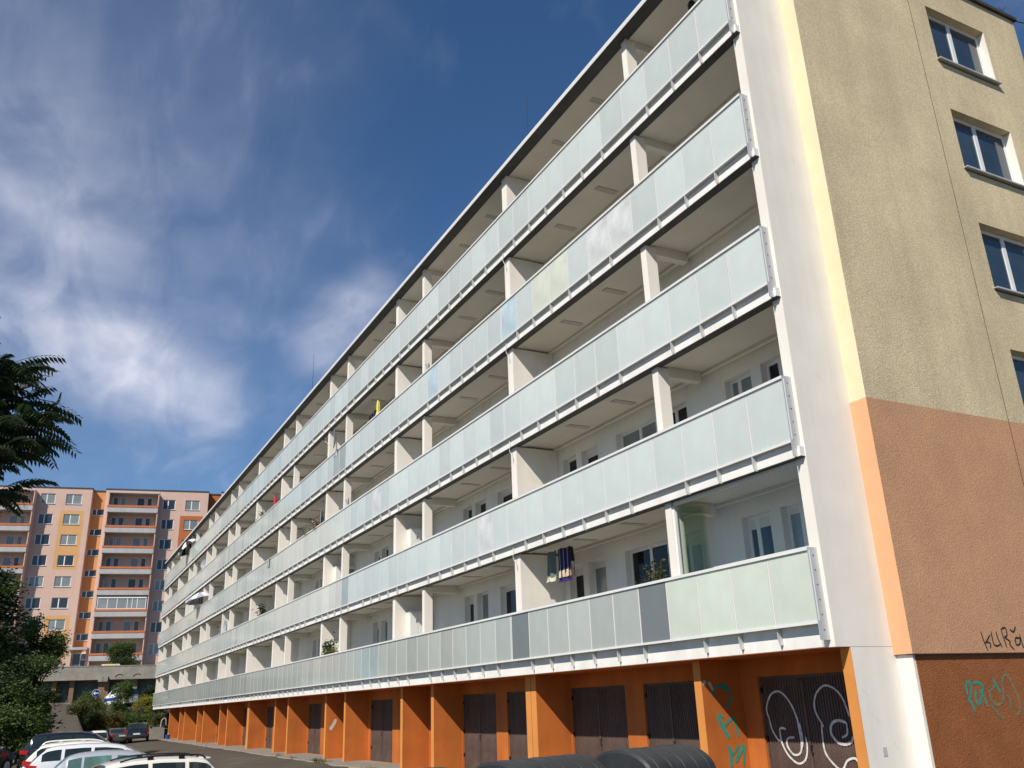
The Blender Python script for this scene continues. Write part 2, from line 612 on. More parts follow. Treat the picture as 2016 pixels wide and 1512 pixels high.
# roof over the top balconies: thin eave with a bright metal edge and a dark underside
ro = MB().box(-L - .05, .25, -.25, 1.24, EAVE + .05, EAVE + .11).build('roof', 'roof_edge', B)
MB().box(-L - .05, .20, -.246, .09, EAVE - .0, EAVE + .0495).build('eave_lining', 'edge_grey', ro)
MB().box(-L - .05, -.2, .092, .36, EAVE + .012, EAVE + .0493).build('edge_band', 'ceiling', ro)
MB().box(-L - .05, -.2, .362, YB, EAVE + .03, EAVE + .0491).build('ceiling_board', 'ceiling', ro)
MB().box(-L - .06, .25, -.262, -.2505, EAVE - .015, EAVE + .115).build('edge_trim', 'alu', ro)
for x in STRIPX:
    obj('joint_strip', strip_m, ro, (x, .45, EAVE + .004))

# end wall beside the balconies
MB().box(-.22, 0, 0, 1.193, Z0 + .004, EAVE - .002).build('end_wall', 'white', B)
MB().box(-L - .0, -L + .2, 0, YB, Z0 + .3, EAVE - .002).build('end_wall', 'white', B)
# partitions and pillars of each storey
for k in range(5):
    za = Z0 + k * H + .27
    zt = Z0 + (k + 1) * H + (.0995 if k < 4 else -.0005)
    for x in ALLF:
        w = .24 if x not in JOINT else .30
        if x in SLIM:
            p = MB().box(x - .19, x, .0, .27, za, zt).build('pillar', 'white', B)
            MB().box(x - .185, x - .005, .271, YB - .125, zt - .17, zt + .05).build('beam', 'ceiling', p)
        else:
            MB().box(x - w, x, .0, YB - .002, za, zt).build('partition_wall', 'white', B)

# back walls of the balconies with their windows and doors

def bay_openings(a, b, k):
    """openings (x0, x1, z0, z1, split) of the bay that ends left at b (right at a)"""
    w = a - b
    out = []
    if w > 5:
        b2 = b
        out.append((b2 + .26, b2 + .93, .27, 2.50, ()))
        out.append((b2 + 1.18, b2 + 1.95, .27 if (k % 2) else 1.0, 2.50, ()))
        out.append((b2 + 2.78, b2 + 4.38, .95, 2.50, (.5,)))
        out.append((b2 + 4.72, b2 + 5.5, .27, 2.50, (.3,)))
    elif w > 3:
        out.append((b + .52, b + 1.28, .27, 2.50, (.35,)))
        out.append((b + 1.57, b + 2.6, 1.0, 2.50, (.35,)))
    return out


RW = random.Random(11)
for k in range(5):
    zb = Z0 + k * H
    top = zb + H + (.16 if k < 4 else .03)
    holes = []
    spec = []
    for a, b in zip(bays, bays[1:]):
        for (x0, x1, z0, z1, sp) in bay_openings(a, b, k):
            holes.append((x0, x1, zb + z0 + .01, zb + z1 + .08))
            spec.append(sp)
    mb = MB()
    wall_holes(mb, (-L + .2, -.2), (zb + .27, top), holes, .22, lambda u, v, d: (u, YB + d, v))
    wobj = mb.build('back_wall', 'white', B)
    for h_, sp in zip(holes, spec):
        gl = RW.choice(['glass_dark', 'glass_dark', 'glass_dark', 'glass_dark', 'glass_dark', 'glass_dark', 'glass_curtain'])
        window(wobj, (h_[0], YB + .185, h_[2]), 0, h_[1] - h_[0], h_[3] - h_[2], sp, gl, blind=RW.choice([0, 0, 0, .06, .08]))

# glass railings: frame, panes and brackets, storey by storey
PITCH = 0.9065
XR = -.08
NP = 95
YR = -.17
pane_m = {}
for key in ('pane', 'pane_dim', 'pane_dark', 'pane_green', 'pane_cream', 'pane_pale', 'pane_blue', 'pane_dark2'):
    pane_m[key] = MB().box(.025 - PITCH, -.025, -.006, .006, 0, 1.05).mesh('glass_pane', key)
br = MB().add([(-.007, -.025, 0), (.007, -.025, 0), (.007, .0, -.25), (-.007, .0, -.25), (-.007, .0685, 0), (.007, .0685, 0), (.007, .0685, -.25), (-.007, .0685, -.25),
               (-.007, -.025, -.15), (.007, -.025, -.15)],
              [(0, 8, 9, 1), (8, 3, 2, 9), (3, 7, 6, 2), (4, 5, 6, 7), (0, 1, 5, 4), (1, 9, 2, 6, 5), (0, 4, 7, 3, 8)])
br_m = br.mesh('bracket', 'alu_grey')
TINTED = {(3, 7): 'pane_cream', (3, 8): 'pane_cream', (3, 5): 'pane_pale', (3, 4): 'pane_pale', (3, 10): 'pane_blue', (3, 16): 'pane_blue', (1, 12): 'pane_pale', (2, 22): 'pane_pale', (3, 27): 'pane_dim', (3, 28): 'pane_dim', (0, 22): 'pane_dark2', (0, 23): 'pane_dark2', (1, 26): 'pane_dark2'}
for k in range(5):
    zb = Z0 + k * H
    z0, z1 = zb + .345, zb + 1.475
    rl = MB()
    rl.box(-L + .1, XR, YR - .035, YR + .035, z1 - .05, z1)          # hand rail
    rl.box(-L + .1, XR, YR - .022, YR + .022, z0 - .005, z0 + .035)   # bottom rail
    for i in range(NP + 1):
        x = XR - i * PITCH
        rl.box(x - .013, x + .013, YR - .0066, YR + .012, z0 + .035, z1 - .05)
    for i in (11, 48, 84):
        x = XR - i * PITCH - .052
        rl.box(x - .016, x + .016, YR - .0064, YR + .0155, z0 + .035, z1 - .05)
    rail = rl.build('balcony_railing', 'alu', B)
    MB().box(XR + .001, XR + .007, YR - .035, -.001, z0 - .24, z1 - .002).build('end_plate', 'alu_grey', rail)
    rest = MB()
    for i in range(NP):
        x = XR - i * PITCH
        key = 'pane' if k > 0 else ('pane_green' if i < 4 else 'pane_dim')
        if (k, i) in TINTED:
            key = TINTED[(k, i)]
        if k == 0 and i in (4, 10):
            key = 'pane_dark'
        if i < 60:
            obj('glass_pane', pane_m[key], rail, (x, YR, z0 + .03))
        else:
            rest.box(x + .025 - PITCH, x - .025, YR - .006, YR + .006, z0 + .03, z0 + 1.08)
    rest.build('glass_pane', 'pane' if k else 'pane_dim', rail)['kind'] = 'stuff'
    far = MB()
    for i in range(1, NP + 1):
        if i % 7 == 4:
            continue
        x = XR - i * PITCH - .02
        if i < 58:
            obj('bracket', br_m, rail, (x, YR + (.05 if k == 0 else 0), z0 - .006))
        else:
            far.box(x - .012, x + .012, YR - .02, -.105 if k else -.055, z0 - .17, z0 - .006)
    far.build('bracket', 'alu_grey', rail)['kind'] = 'stuff'

# clear folding glazing above the lowest railing, right end
gz_ = MB().box(-3.5, -.24, .02, .09, Z0 + H + .03, Z0 + H + .099).box(-2.55, -.24, .02, .08, Z0 + 1.478, Z0 + 1.53).build('glazing_track', 'alu', B)
for i in range(4):
    x0 = -.26 - (i + 1) * .56
    MB().box(x0 + .006, x0 + .554, .045, .053, Z0 + 1.532, Z0 + H + .028).build('glass_leaf', 'clear', gz_)
for i in range(3):
    MB().box(-3.42 + i * .05, -3.412 + i * .05, .06, .62, Z0 + 1.50, Z0 + H + .028).build('glass_leaf', 'clear_green', gz_)
MB().box(-3.55, -3.50, .03, .09, Z0 + .28, Z0 + H + .02).build('glazing_post', 'frame_white', B)

# ground storey: orange fins, door wall and corrugated doors
YD = 1.22
for x in ALLF:
    if x < -77:
        continue
    y1 = YD - .001
    if x in JOINT and x != -76.5:
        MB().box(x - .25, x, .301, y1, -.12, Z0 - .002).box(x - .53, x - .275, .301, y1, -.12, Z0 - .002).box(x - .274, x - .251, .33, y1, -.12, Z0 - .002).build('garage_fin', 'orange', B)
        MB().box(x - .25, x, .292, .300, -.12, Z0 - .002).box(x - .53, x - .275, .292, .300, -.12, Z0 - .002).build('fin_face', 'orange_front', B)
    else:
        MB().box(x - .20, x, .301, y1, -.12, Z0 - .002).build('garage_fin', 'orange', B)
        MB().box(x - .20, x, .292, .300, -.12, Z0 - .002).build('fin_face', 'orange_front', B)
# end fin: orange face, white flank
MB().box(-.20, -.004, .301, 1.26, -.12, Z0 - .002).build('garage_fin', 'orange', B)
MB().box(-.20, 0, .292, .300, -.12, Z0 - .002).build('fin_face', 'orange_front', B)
MB().box(-.0035, 0, .3005, 1.26, -.12, Z0 - .001).build('fin_flank', 'white', B)
MB().box(.0005, .29, 1.245, 1.6, -.12, Z0 - .13).build('corner_pier', 'white', B)

DOORS = [(-3.10, -1.02), (-6.68, -4.93), (-9.74, -7.38), (-13.19, -10.75), (-16.20, -13.88),
         (-21.6, -19.3), (-24.84, -22.38), (-31.0, -28.6), (-34.0, -31.8), (-40.6, -38.3), (-42.8, -41.2), (-46.3, -43.8), (-49.2, -47.6),
         (-55.5, -53.2), (-58.2, -56.3), (-64.5, -62.2), (-67.3, -65.6), (-73.4, -71.2), (-76.2, -74.3)]
dz1 = Z0 - .32
mb = MB()
wall_holes(mb, (-77, -.2), (-.1, Z0 - .001), [(a, b, .036, dz1) for a, b in DOORS], .10, lambda u, v, d: (u, YD + d, v))
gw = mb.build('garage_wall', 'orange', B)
dm_cache = {}


def corrugated(w, h, pitch=.058, dep=.018):
    m = MB()
    n = max(4, int(w / pitch))
    p = w / n
    prof = []
    for i in range(n):
        x = i * p
        prof += [(x, dep), (x + .30 * p, dep), (x + .42 * p, 0), (x + .88 * p, 0)]
    prof.append((w, dep))
    for (xa, ya), (xb, yb) in zip(prof, prof[1:]):
        m.quad((xa, ya, 0), (xb, yb, 0), (xb, yb, h), (xa, ya, h))
    m.box(-.01, w + .01, dep + .0005, dep + .03, 0, h)
    return m


for a, b in DOORS:
    h_ = dz1 - .036 - .05
    w = (b - a - .10)
    fr = MB().box(a, a + .045, YD + .05, YD + .099, .036, dz1).box(b - .045, b, YD + .05, YD + .099, .036, dz1).box(a + .045, b - .045, YD + .05, YD + .099, dz1 - .045, dz1)
    fo = fr.build('garage_door', 'door_brown', B)
    for (u0, u1) in ((a + .05, a + .05 + w * .5 - .01), (a + .05 + w * .5 + .01, b - .05)):
        key = round(u1 - u0, 2)
        if key not in dm_cache:
            dm_cache[key] = corrugated(u1 - u0, h_).mesh('door_leaf', 'door_brown')
        obj('door_leaf', dm_cache[key], fo, (u0, YD + .045, .04))
    mid = (a + b) / 2
    MB().box(mid - .03, mid + .03, YD + .028, YD + .044, .3, dz1 - .1).build('cover_strip', 'door_brown', fo)
    MB().tube([(mid + .05, YD + .04, 1.05), (mid + .05, YD - .01, 1.05), (mid + .05, YD - .01, .93), (mid + .05, YD + .04, .93)], .009, 5).build('handle', 'black', fo)
    hg = MB()
    for zz in (.45, 1.1, 1.9):
        hg.box(a + .01, a + .05, YD + .02, YD + .049, zz, zz + .09).box(b - .05, b - .01, YD + .02, YD + .049, zz, zz + .09)
    hg.build('hinge', 'black', fo)

# core of the house behind the balconies
MB().box(-L, .15, YB + .45, 8.80, 0, EAVE + .6).build('core', 'concrete_dark', B)
MB().box(-L, .15, YB + .0, YB + .45, EAVE + .05, EAVE + .6).build('parapet', 'white', B)

# gable: two render panels with an open joint, windows, coloured base
GX, GY0, GY1, GT = .347, 1.1935, 8.845, Z0 + 14.70
ZB_, ZC = Z0 - .124, Z0 + 3.94
YJ = 4.88
WZ = [Z0 + 12.285 - 2.79 * i for i in range(5)]
gwin = [(5.46, 7.48, z, z + 1.55) for z in WZ]


def gp(u, v, d):
    return (GX - d, u, v)


for (u0, u1, hs) in ((GY0, YJ - .008, []), (YJ + .008, GY1, gwin)):
    up_h = [h for h in hs if h[2] > ZC]
    lo_h = [h for h in hs if h[3] < ZC]
    mid_h = [h for h in hs if h[2] <= ZC <= h[3]]
    up_h += [(h[0], h[1], ZC, h[3]) for h in mid_h]
    lo_h += [(h[0], h[1], h[2], ZC) for h in mid_h]
    m1 = wall_holes(MB(), (u0, u1), (ZC, GT), up_h, .24, gp)
    m2 = wall_holes(MB(), (u0, u1), (ZB_, ZC), lo_h, .24, gp)
    m1.build('gable_panel', 'olive', B)
    m2.build('gable_panel', 'brown', B)['label'] = 'brown lower part of the gable'
MB().box(GX - .03, GX - .012, YJ - .05, YJ + .05, ZB_, GT - .01).build('joint_seal', 'coping', B)
MB().box(.0005, GX - .0005, GY0 - .001, GY0 + .03, ZC, GT).build('gable_return', 'olive_sunlit', B)
MB().box(.0005, GX - .0005, GY0 - .001, GY0 + .03, ZB_, ZC).build('gable_return', 'brown_sunlit', B)
MB().box(.2, GX - .0006, GY0 + .031, GY1, ZB_ - .012, ZB_ - .001).build('insulation_edge', 'coping', B)
MB().box(.10, .297, 1.30, GY1 - .02, -.2, ZB_ - .013).build('gable_base', 'rust', B)
MB().box(.0, GX - .001, GY1 + .0, GY1 + .03, -.2, GT).build('rear_return', 'olive', B)
cp = MB().box(-.3, GX + .07, GY0 - .06, GY1 + .1, GT + .001, GT + .09).build('roof_coping', 'coping', B)
MB().tube([(GX, 8.55, GT + .09), (GX + .02, 8.55, GT + .22), (GX + .06, 8.62, GT + .30)], .008, 5).tube([(GX + .02, 8.55, GT + .2), (GX + .0, 8.42, GT + .26)], .006, 5).build('lightning_clamp', 'dark_metal', cp)
for i, z in enumerate(WZ):
    w = window(B, (GX - .205, 5.47, z + .06), R(90), 2.0, 1.48, (.47,), ['glass_blue', 'glass_blue', 'glass_blue', 'glass_dark', 'glass_dark'][i], sill=.30, fw_=.075, swap='glass_blue')
    MB().box(GX - .2, GX - .002, 7.462, 7.4795, z + .012, z + 1.538).build('window_jamb', 'white', B)
# lightning rods on the roof
for (x, y, z0, z1) in ((-13.6, 3.0, EAVE + .5, 22.98), (-43.1, 3.0, EAVE + .5, 23.78)):
    MB().tube([(x, y, z0), (x, y, z1)], [.02, .008], 6).build('lightning_rod', 'dark_metal', B)
# drips where the lower balcony joint leaks: short cable ends at the expansion joint
for k in range(1, 5):
    z = Z0 + k * H
    MB().tube(catmull([(-9.93, -.115, z + .33), (-9.90, -.13, z + .12), (-9.93, -.125, z + .02), (-9.90, -.05, z - .17), (-9.95, -.01, z - .3)], 5), .009, 5).build('cable', 'alu', B)


# ------------------------------------------------------------------ graffiti (paint on the walls)
def strokes(lines, width, place, off=.003):
    """flat ribbons laid on a wall; place(u, v, off) turns wall coordinates into a point"""
    m = MB()
    layer = 0
    for ln in lines:
        layer += 1
        o = off + layer * .0004
        wd = width
        if isinstance(ln, tuple):
            wd, ln = ln
        pts = catmull([(p[0], p[1], 0) for p in ln], 7)
        L_, R_ = [], []
        for i, p in enumerate(pts):
            d = (pts[min(i + 1, len(pts) - 1)] - pts[max(0, i - 1)])
            nn = Vector((-d.y, d.x, 0)).normalized() if d.length > 1e-6 else Vector((1, 0, 0))
            ww = wd * (.5 + .5 * min(1, min(i, len(pts) - 1 - i) / 3 + .35)) * .5
            L_.append(p + nn * ww)
            R_.append(p - nn * ww)
        b = len(m.v)
        for a_, b_ in zip(L_, R_):
            m.v += [place(a_.x, a_.y, o), place(b_.x, b_.y, o)]
        for i in range(len(pts) - 1):
            m.f.append((b + 2 * i, b + 2 * i + 1, b + 2 * i + 3, b + 2 * i + 2))
    return m


gq = lambda u, v, o: (GX + o, u, Z0 + v)
strokes([[(2.85, .20), (2.88, .05), (2.93, -.09)], [(3.06, .15), (2.93, .04), (2.90, .02)], [(2.92, .04), (3.02, .02), (3.00, -.06)],
         [(3.10, .20), (3.10, .02), (3.16, -.02), (3.26, .0)], [(3.22, .20), (3.24, .08), (3.30, -.04)],
         [(3.36, .24), (3.38, .10), (3.41, -.05)], [(3.36, .24), (3.47, .26), (3.48, .15), (3.40, .11)], [(3.40, .11), (3.52, .05), (3.50, .0), (3.58, -.08)],
         [(3.58, .24), (3.66, .20), (3.74, .28)], [(3.80, .10), (3.68, .10), (3.66, .0), (3.75, .01), (3.80, .10)], [(3.80, .16), (3.82, .0), (3.84, -.06)],
         [(4.05, .24), (3.95, .18), (3.94, .04), (4.02, -.06)]], .024, gq).build('graffiti', 'blackspray', B)
gr2 = lambda u, v, o: (.297 + o, u, Z0 + v)
strokes([[(2.30, -.73), (2.31, -.60), (2.37, -.54), (2.42, -.60), (2.38, -.72), (2.29, -.82)], [(2.30, -.80), (2.36, -.86), (2.40, -.98)],
         [(2.46, -.57), (2.60, -.56), (2.70, -.62), (2.66, -.70), (2.56, -.84), (2.50, -.88), (2.47, -.78), (2.52, -.66)],
         [(2.60, -.66), (2.68, -.80), (2.72, -.92)]], .042, gr2).build('graffiti', 'teal', B)
strokes([[(2.98, -.50), (3.02, -.60), (3.10, -.72)]], .042, gr2).build('graffiti', 'teal', B)
strokes([[(2.80, -.70), (2.92, -.66), (3.00, -.60)], [(2.82, -.70), (2.84, -.84), (2.96, -.90), (3.10, -.84), (3.16, -.70), (3.18, -.56), (3.28, -.46), (3.38, -.52), (3.44, -.66), (3.50, -.84), (3.46, -1.0), (3.36, -1.08)],
         [(2.80, -.90), (2.90, -1.0), (3.04, -1.12)], [(3.20, -.74), (3.28, -.84), (3.24, -1.0)]], .04, gr2).build('graffiti', 'teal_faded', B)
gf = lambda u, v, o: (-3.55 + o, u, Z0 + v)
strokes([[(.50, -.62), (.60, -.48), (.78, -.44), (.93, -.54), (.92, -.72), (.80, -.84)], (.10, [(.72, -.47), (.80, -.46), (.88, -.52)]),
         (.075, [(.60, -.96), (.64, -1.08), (.72, -1.22), (.80, -1.34)]), [(.58, -1.02), (.62, -.95), (.72, -.99)], [(.68, -1.16), (.80, -1.08), (.94, -.98)], [(.94, -.98), (.98, -1.14), (1.01, -1.33)],
         (.07, [(.76, -1.46), (.79, -1.60), (.78, -1.82)]), [(.79, -1.64), (.90, -1.56), (1.0, -1.46)], (.07, [(.88, -1.74), (1.0, -1.60), (1.14, -1.46)]), [(1.14, -1.46), (1.10, -1.62), (1.06, -1.82)]], .05, gf).build('graffiti', 'teal', B)
gd = lambda u, v, o: (u, YD + .043 - o, Z0 + v)
strokes([[(-2.96, -1.05), (-3.0, -.86), (-2.86, -.64), (-2.66, -.58), (-2.5, -.66), (-2.36, -.84), (-2.26, -1.1)], [(-2.96, -1.05), (-2.92, -1.22), (-2.8, -1.38), (-2.72, -1.36)],
         [(-2.74, -1.2), (-2.68, -1.18), (-2.58, -1.2)], [(-2.74, -1.2), (-2.72, -1.42), (-2.6, -1.62), (-2.4, -1.74), (-2.22, -1.68), (-2.14, -1.5), (-2.14, -1.32)],
         [(-2.4, -1.33), (-2.56, -1.35), (-2.6, -1.46), (-2.48, -1.6), (-2.32, -1.58), (-2.26, -1.42), (-2.28, -1.05)], [(-2.24, -1.1), (-2.22, -1.36), (-2.26, -1.5)],
         [(-1.70, -1.16), (-1.84, -.9), (-1.78, -.66), (-1.56, -.52), (-1.34, -.58), (-1.2, -.74), (-1.12, -1.0)], [(-1.74, -1.12), (-1.76, -1.36), (-1.74, -1.56), (-1.6, -1.72), (-1.44, -1.80), (-1.3, -1.66), (-1.14, -1.62), (-1.08, -1.68)],
         (.045, [(-1.2, -1.10), (-1.34, -1.06), (-1.5, -1.10), (-1.56, -1.24), (-1.46, -1.38), (-1.3, -1.42), (-1.16, -1.38), (-1.1, -1.3)]),
         [(-1.2, -1.10), (-1.22, -1.26), (-1.34, -1.32)]], .035, gd).build('graffiti', 'whitespray', B)
# chipped paint near the tops of two fins and a white smear further along
strokes([(.09, [(.34, -.36), (.38, -.42)]), (.06, [(.46, -.38), (.50, -.44), (.54, -.52)])], .05, gf).build('chipped_paint', 'flake', B)
strokes([(.13, [(.72, -.98), (.60, -1.2), (.48, -1.38)])], .1, lambda u, v, o: (-27.75 + o, u, Z0 + v)).build('paint_smear', 'flake', B)
MB().box(.0005, .006, .62, .70, .98, 1.10).build('junction_plate', 'alu_grey', B)



# ------------------------------------------------------------------ more materials
M['pink'] = mat('pink_render', (.60, .42, .345), .95, .04, .6, .1, 20, streaks=.05)
M['peach'] = mat('peach_render', (.62, .345, .15), .95, .04, .6)
M['bg_orange'] = mat('orange_render', (.60, .275, .105), .95, .05, .6)
M['bg_rust'] = mat('rust_render_far', (.42, .13, .045), .95, .05, .6)
M['band_orange'] = mat('handrail_orange', (.52, .15, .045), .7, .06, 1.0)
M['panel_grey'] = mat('balcony_panel_grey', (.43, .42, .425), .9, .06, .8, streaks=.10)
M['far_glass'] = mat('far_window_glass', (.035, .045, .06), .05, .3, .3, spec=.6, rand=.5)
M['far_curtain'] = mat('far_window_curtain', (.22, .25, .25), .10, .2, .4, spec=.6, rand=.3)
M['garage_blue'] = mat('garage_door_blue', (.055, .085, .095), .6, .15, 1.2)
M['terrace_brown'] = mat('terrace_pier_brown', (.20, .125, .075), .9, .12, 1.0)
M['paint_white'] = mat('car_paint_white', (.78, .755, .69), .25, .01, 2.0, spec=.5, coat=.8)
M['paint_silver'] = mat('car_paint_silver', (.52, .545, .58), .28, .02, 2.0, spec=.5, coat=.8, metal=.35)
M['paint_pearl'] = mat('car_paint_pale', (.68, .69, .72), .25, .02, 2.0, spec=.5, coat=.8)
M['paint_black'] = mat('car_paint_black', (.012, .013, .014), .2, .05, 2.0, spec=.5, coat=.9)
M['paint_grey'] = mat('car_paint_grey', (.05, .052, .055), .25, .05, 2.0, spec=.5, coat=.9)
M['car_glass'] = mat('car_glass', (.018, .028, .027), .03, .2, 1.5, spec=.6)
M['car_glass_teal'] = mat('car_glass_teal', (.10, .19, .17), .04, .35, 2.2, spec=.6)
M['tail_red'] = mat('tail_light_red', (.35, .012, .014), .15, .1, 6.0, spec=.6)
M['chrome'] = mat('chrome', (.65, .65, .65), .15, .02, 4.0, metal=1.0)
M['tyre'] = mat('tyre', (.018, .018, .018), .8, .1, 8.0)
M['plate'] = mat('licence_plate', (.68, .68, .66), .5, .03, 8.0)
M['bin'] = mat('bin_plastic', (.026, .028, .030), .5, .25, 3.0, .12, 30, spec=.45, dirt=(.045, .045, .043))
M['sign_blue'] = mat('sign_blue', (.012, .035, .20), .45, .03, 4.0)
M['sign_white'] = mat('sign_white', (.75, .75, .73), .5, .03, 4.0)
M['pole'] = mat('galvanised_pole', (.42, .40, .36), .5, .05, 6.0, metal=.4)
M['bark'] = mat('bark', (.055, .042, .03), 1.0, .25, 4.0, .6, 20)
M['leaf_dark'] = mat('leaf_dark', (.030, .052, .016), .6, .45, .8, spec=.3, trans=.25)
M['leaf_mid'] = mat('leaf_mid', (.070, .112, .026), .6, .40, .8, spec=.3, trans=.30)
M['leaf_olive'] = mat('leaf_olive', (.085, .095, .024), .6, .40, .9, spec=.3, trans=.30)
M['leaf_yellow'] = mat('leaf_yellow', (.27, .27, .035), .6, .30, .9, spec=.3, trans=.35)
M['leaf_rust'] = mat('leaf_rust', (.16, .11, .025), .6, .35, .9, spec=.3, trans=.30)
M['frond'] = mat('frond_green', (.034, .058, .024), .5, .35, 1.2, spec=.35, trans=.28)
M['seed'] = mat('seed_cluster', (.16, .11, .05), .8, .2, 4)
M['stripe_b'] = mat('parasol_black', (.02, .02, .022), .8, .1, 4)
M['stripe_w'] = mat('parasol_white', (.72, .72, .70), .8, .04, 4)
M['lilac'] = mat('parasol_lilac', (.36, .35, .46), .8, .08, 4)
M['yellow'] = mat('parasol_yellow', (.66, .60, .12), .8, .06, 5)
M['red_cloth'] = mat('parasol_red', (.55, .045, .06), .8, .08, 5)
M['purple'] = mat('towel_purple', (.032, .018, .11), .95, .15, 8)
M['pink_cloth'] = mat('towel_pink', (.55, .26, .25), .95, .1, 8)
M['green_cloth'] = mat('towel_green', (.13, .17, .15), .95, .12, 6)
M['cream'] = mat('cream_trim', (.62, .60, .42), .9, .08, 8)
M['cloth_lime'] = mat('towel_lime', (.24, .36, .06), .95, .1, 8)
M['cloth_blue'] = mat('towel_blue', (.03, .14, .26), .95, .1, 8)
M['cloth_cyan'] = mat('towel_cyan', (.08, .45, .60), .95, .1, 8)
M['cloth_brown'] = mat('towel_brown', (.13, .085, .07), .95, .1, 8)
M['cloth_mauve'] = mat('towel_mauve', (.18, .09, .18), .95, .1, 8)
M['cloth_grey'] = mat('rug_grey', (.38, .36, .33), .95, .12, 9)
M['dish'] = mat('dish_grey', (.34, .36, .42), .5, .05, 4)
M['terracotta'] = mat('terracotta', (.30, .11, .055), .85, .1, 6)
M['flower'] = mat('flower_red', (.50, .02, .05), .7, .2, 12)
M['bucket_blue'] = mat('bucket_blue', (.015, .08, .32), .4, .05, 6)


# ------------------------------------------------------------------ far apartment block (local: x along its front, -y towards us)
BGP, BGR = (-125.037, -3.333, 0), math.atan2(.982, .19)
FB = thing('apartment_block', 'tall pink and orange apartment block behind the concrete terrace wall', 'building', BGP, BGR)
TOPZ, PITZ = 32.55, 2.857
NF = 9


def bw(u, v, d):
    return (u, d, v)


def far_wall(name, m, U, V, holes, y0=0.0, depth=.16):
    return wall_holes(MB(), U, V, holes, depth, lambda u, v, d: (u, y0 + d, v)).build(name, m, FB)


RB = random.Random(21)
rows = [31.75 - PITZ * i for i in range(NF)]


def put_windows(col, rr_, y0, split=.42, hgt=1.45):
    for z in rr_:
        g_ = 'far_curtain' if RB.random() < .4 else 'far_glass'
        window(FB, (col[0], y0 + .13, z - hgt), 0, col[1] - col[0], hgt, (split,), g_, sill=.22, fw_=.085)


A1, A2, B1, B2 = (-10.0, -8.15), (-6.8, -4.74), (5.98, 7.68), (9.05, 11.03)
hA = [(c[0], c[1], z - 1.45, z) for c in (A1, A2) for z in rows]
# coloured fields round two window groups of each flank: wall split into strips so that no sheets overlap
ZG = 7.0
far_wall('wall', 'pink', (-10.55, -7.3), (ZG, TOPZ), [h for h in hA if h[0] < -7.3])
far_wall('wall', 'pink', (-4.22, -3.5), (ZG, TOPZ), [])
segs = [(29.41, TOPZ, 'pink'), (21.2, 29.41, 'peach'), (15.1, 21.2, 'pink'), (9.5, 15.1, 'peach'), (ZG, 9.5, 'pink')]
for a, b, m_ in segs:
    far_wall('wall', m_, (-7.3, -4.22), (a, b), [(h[0], h[1], max(h[2], a), min(h[3], b)) for h in hA if h[0] > -7.3 and h[3] > a and h[2] < b])
put_windows(A1, rows, 0)
put_windows(A2, rows, 0)
# stair recess
hR = [(-3.42, -1.82, 29.0 - PITZ * i, 29.93 - PITZ * i) for i in range(7)]
far_wall('recess_wall', 'bg_orange', (-3.5, -1.72), (ZG, TOPZ - .1), hR, 1.1)
MB().quad((-3.5, 0, ZG), (-3.5, 0, TOPZ), (-3.5, 1.1, TOPZ), (-3.5, 1.1, ZG)).quad((-1.72, 1.1, ZG), (-1.72, 1.1, TOPZ), (-1.72, 0, TOPZ), (-1.72, 0, ZG)).build('recess_cheek', 'pink', FB)
for h in hR:
    window(FB, (h[0], 1.22, h[2]), 0, h[1] - h[0], h[3] - h[2], (.38,), 'far_glass', sill=.2, fw_=.08)
# right flank
hB = [(c[0], c[1], z - 1.45 - .45, z - .45) for c in (B1, B2) for z in rows]
far_wall('wall', 'pink', (-1.72, -1.05), (ZG, TOPZ), [])
far_wall('wall', 'pink', (5.5, 8.5), (ZG, TOPZ), [h for h in hB if h[0] < 8])
for a, b, m_ in ((29.0, TOPZ, 'pink'), (20.5, 29.0, 'bg_rust'), (ZG, 20.5, 'pink')):
    far_wall('wall', m_, (8.5, 11.6), (a, b), [(h[0], h[1], max(h[2], a), min(h[3], b)) for h in hB if h[0] > 8 and h[3] > a and h[2] < b])
far_wall('wall', 'pink', (11.6, 12.15), (ZG, TOPZ), [])
put_windows(B1, [z - .45 for z in rows], 0)
put_windows(B2, [z - .45 for z in rows], 0)
far_wall('recess_wall', 'bg_rust', (12.15, 13.9), (ZG, TOPZ - .1), [], 1.1)
far_wall('wall', 'pink', (13.9, 30), (ZG, TOPZ), [])
MB().quad((12.15, 0, ZG), (12.15, 0, TOPZ), (12.15, 1.1, TOPZ), (12.15, 1.1, ZG)).build('recess_cheek', 'pink', FB)
MB().box(-30, 30, 1.3, 12, ZG, TOPZ - .15).build('core', 'pink', FB)
rf = MB().box(-30, -3.45, -.08, 12, TOPZ + .002, TOPZ + .16).build('roof_edge', 'coping', FB)
MB().box(-3.449, -1.771, 1.0, 12, TOPZ - .098, TOPZ + .06).build('roof_edge', 'coping', FB)
MB().box(-1.77, 12.2, -.08, 12, TOPZ + .002, TOPZ + .16).build('roof_edge', 'coping', FB)
MB().box(12.201, 13.85, 1.0, 12, TOPZ - .098, TOPZ + .06).build('roof_edge', 'coping', FB)
MB().box(13.851, 30, -.08, 12, TOPZ + .002, TOPZ + .16).build('roof_edge', 'coping', FB)
MB().tube([(7.72, 3, TOPZ), (7.73, 3, 35.2)], [.035, .015], 5).build('lightning_rod', 'pole', FB)


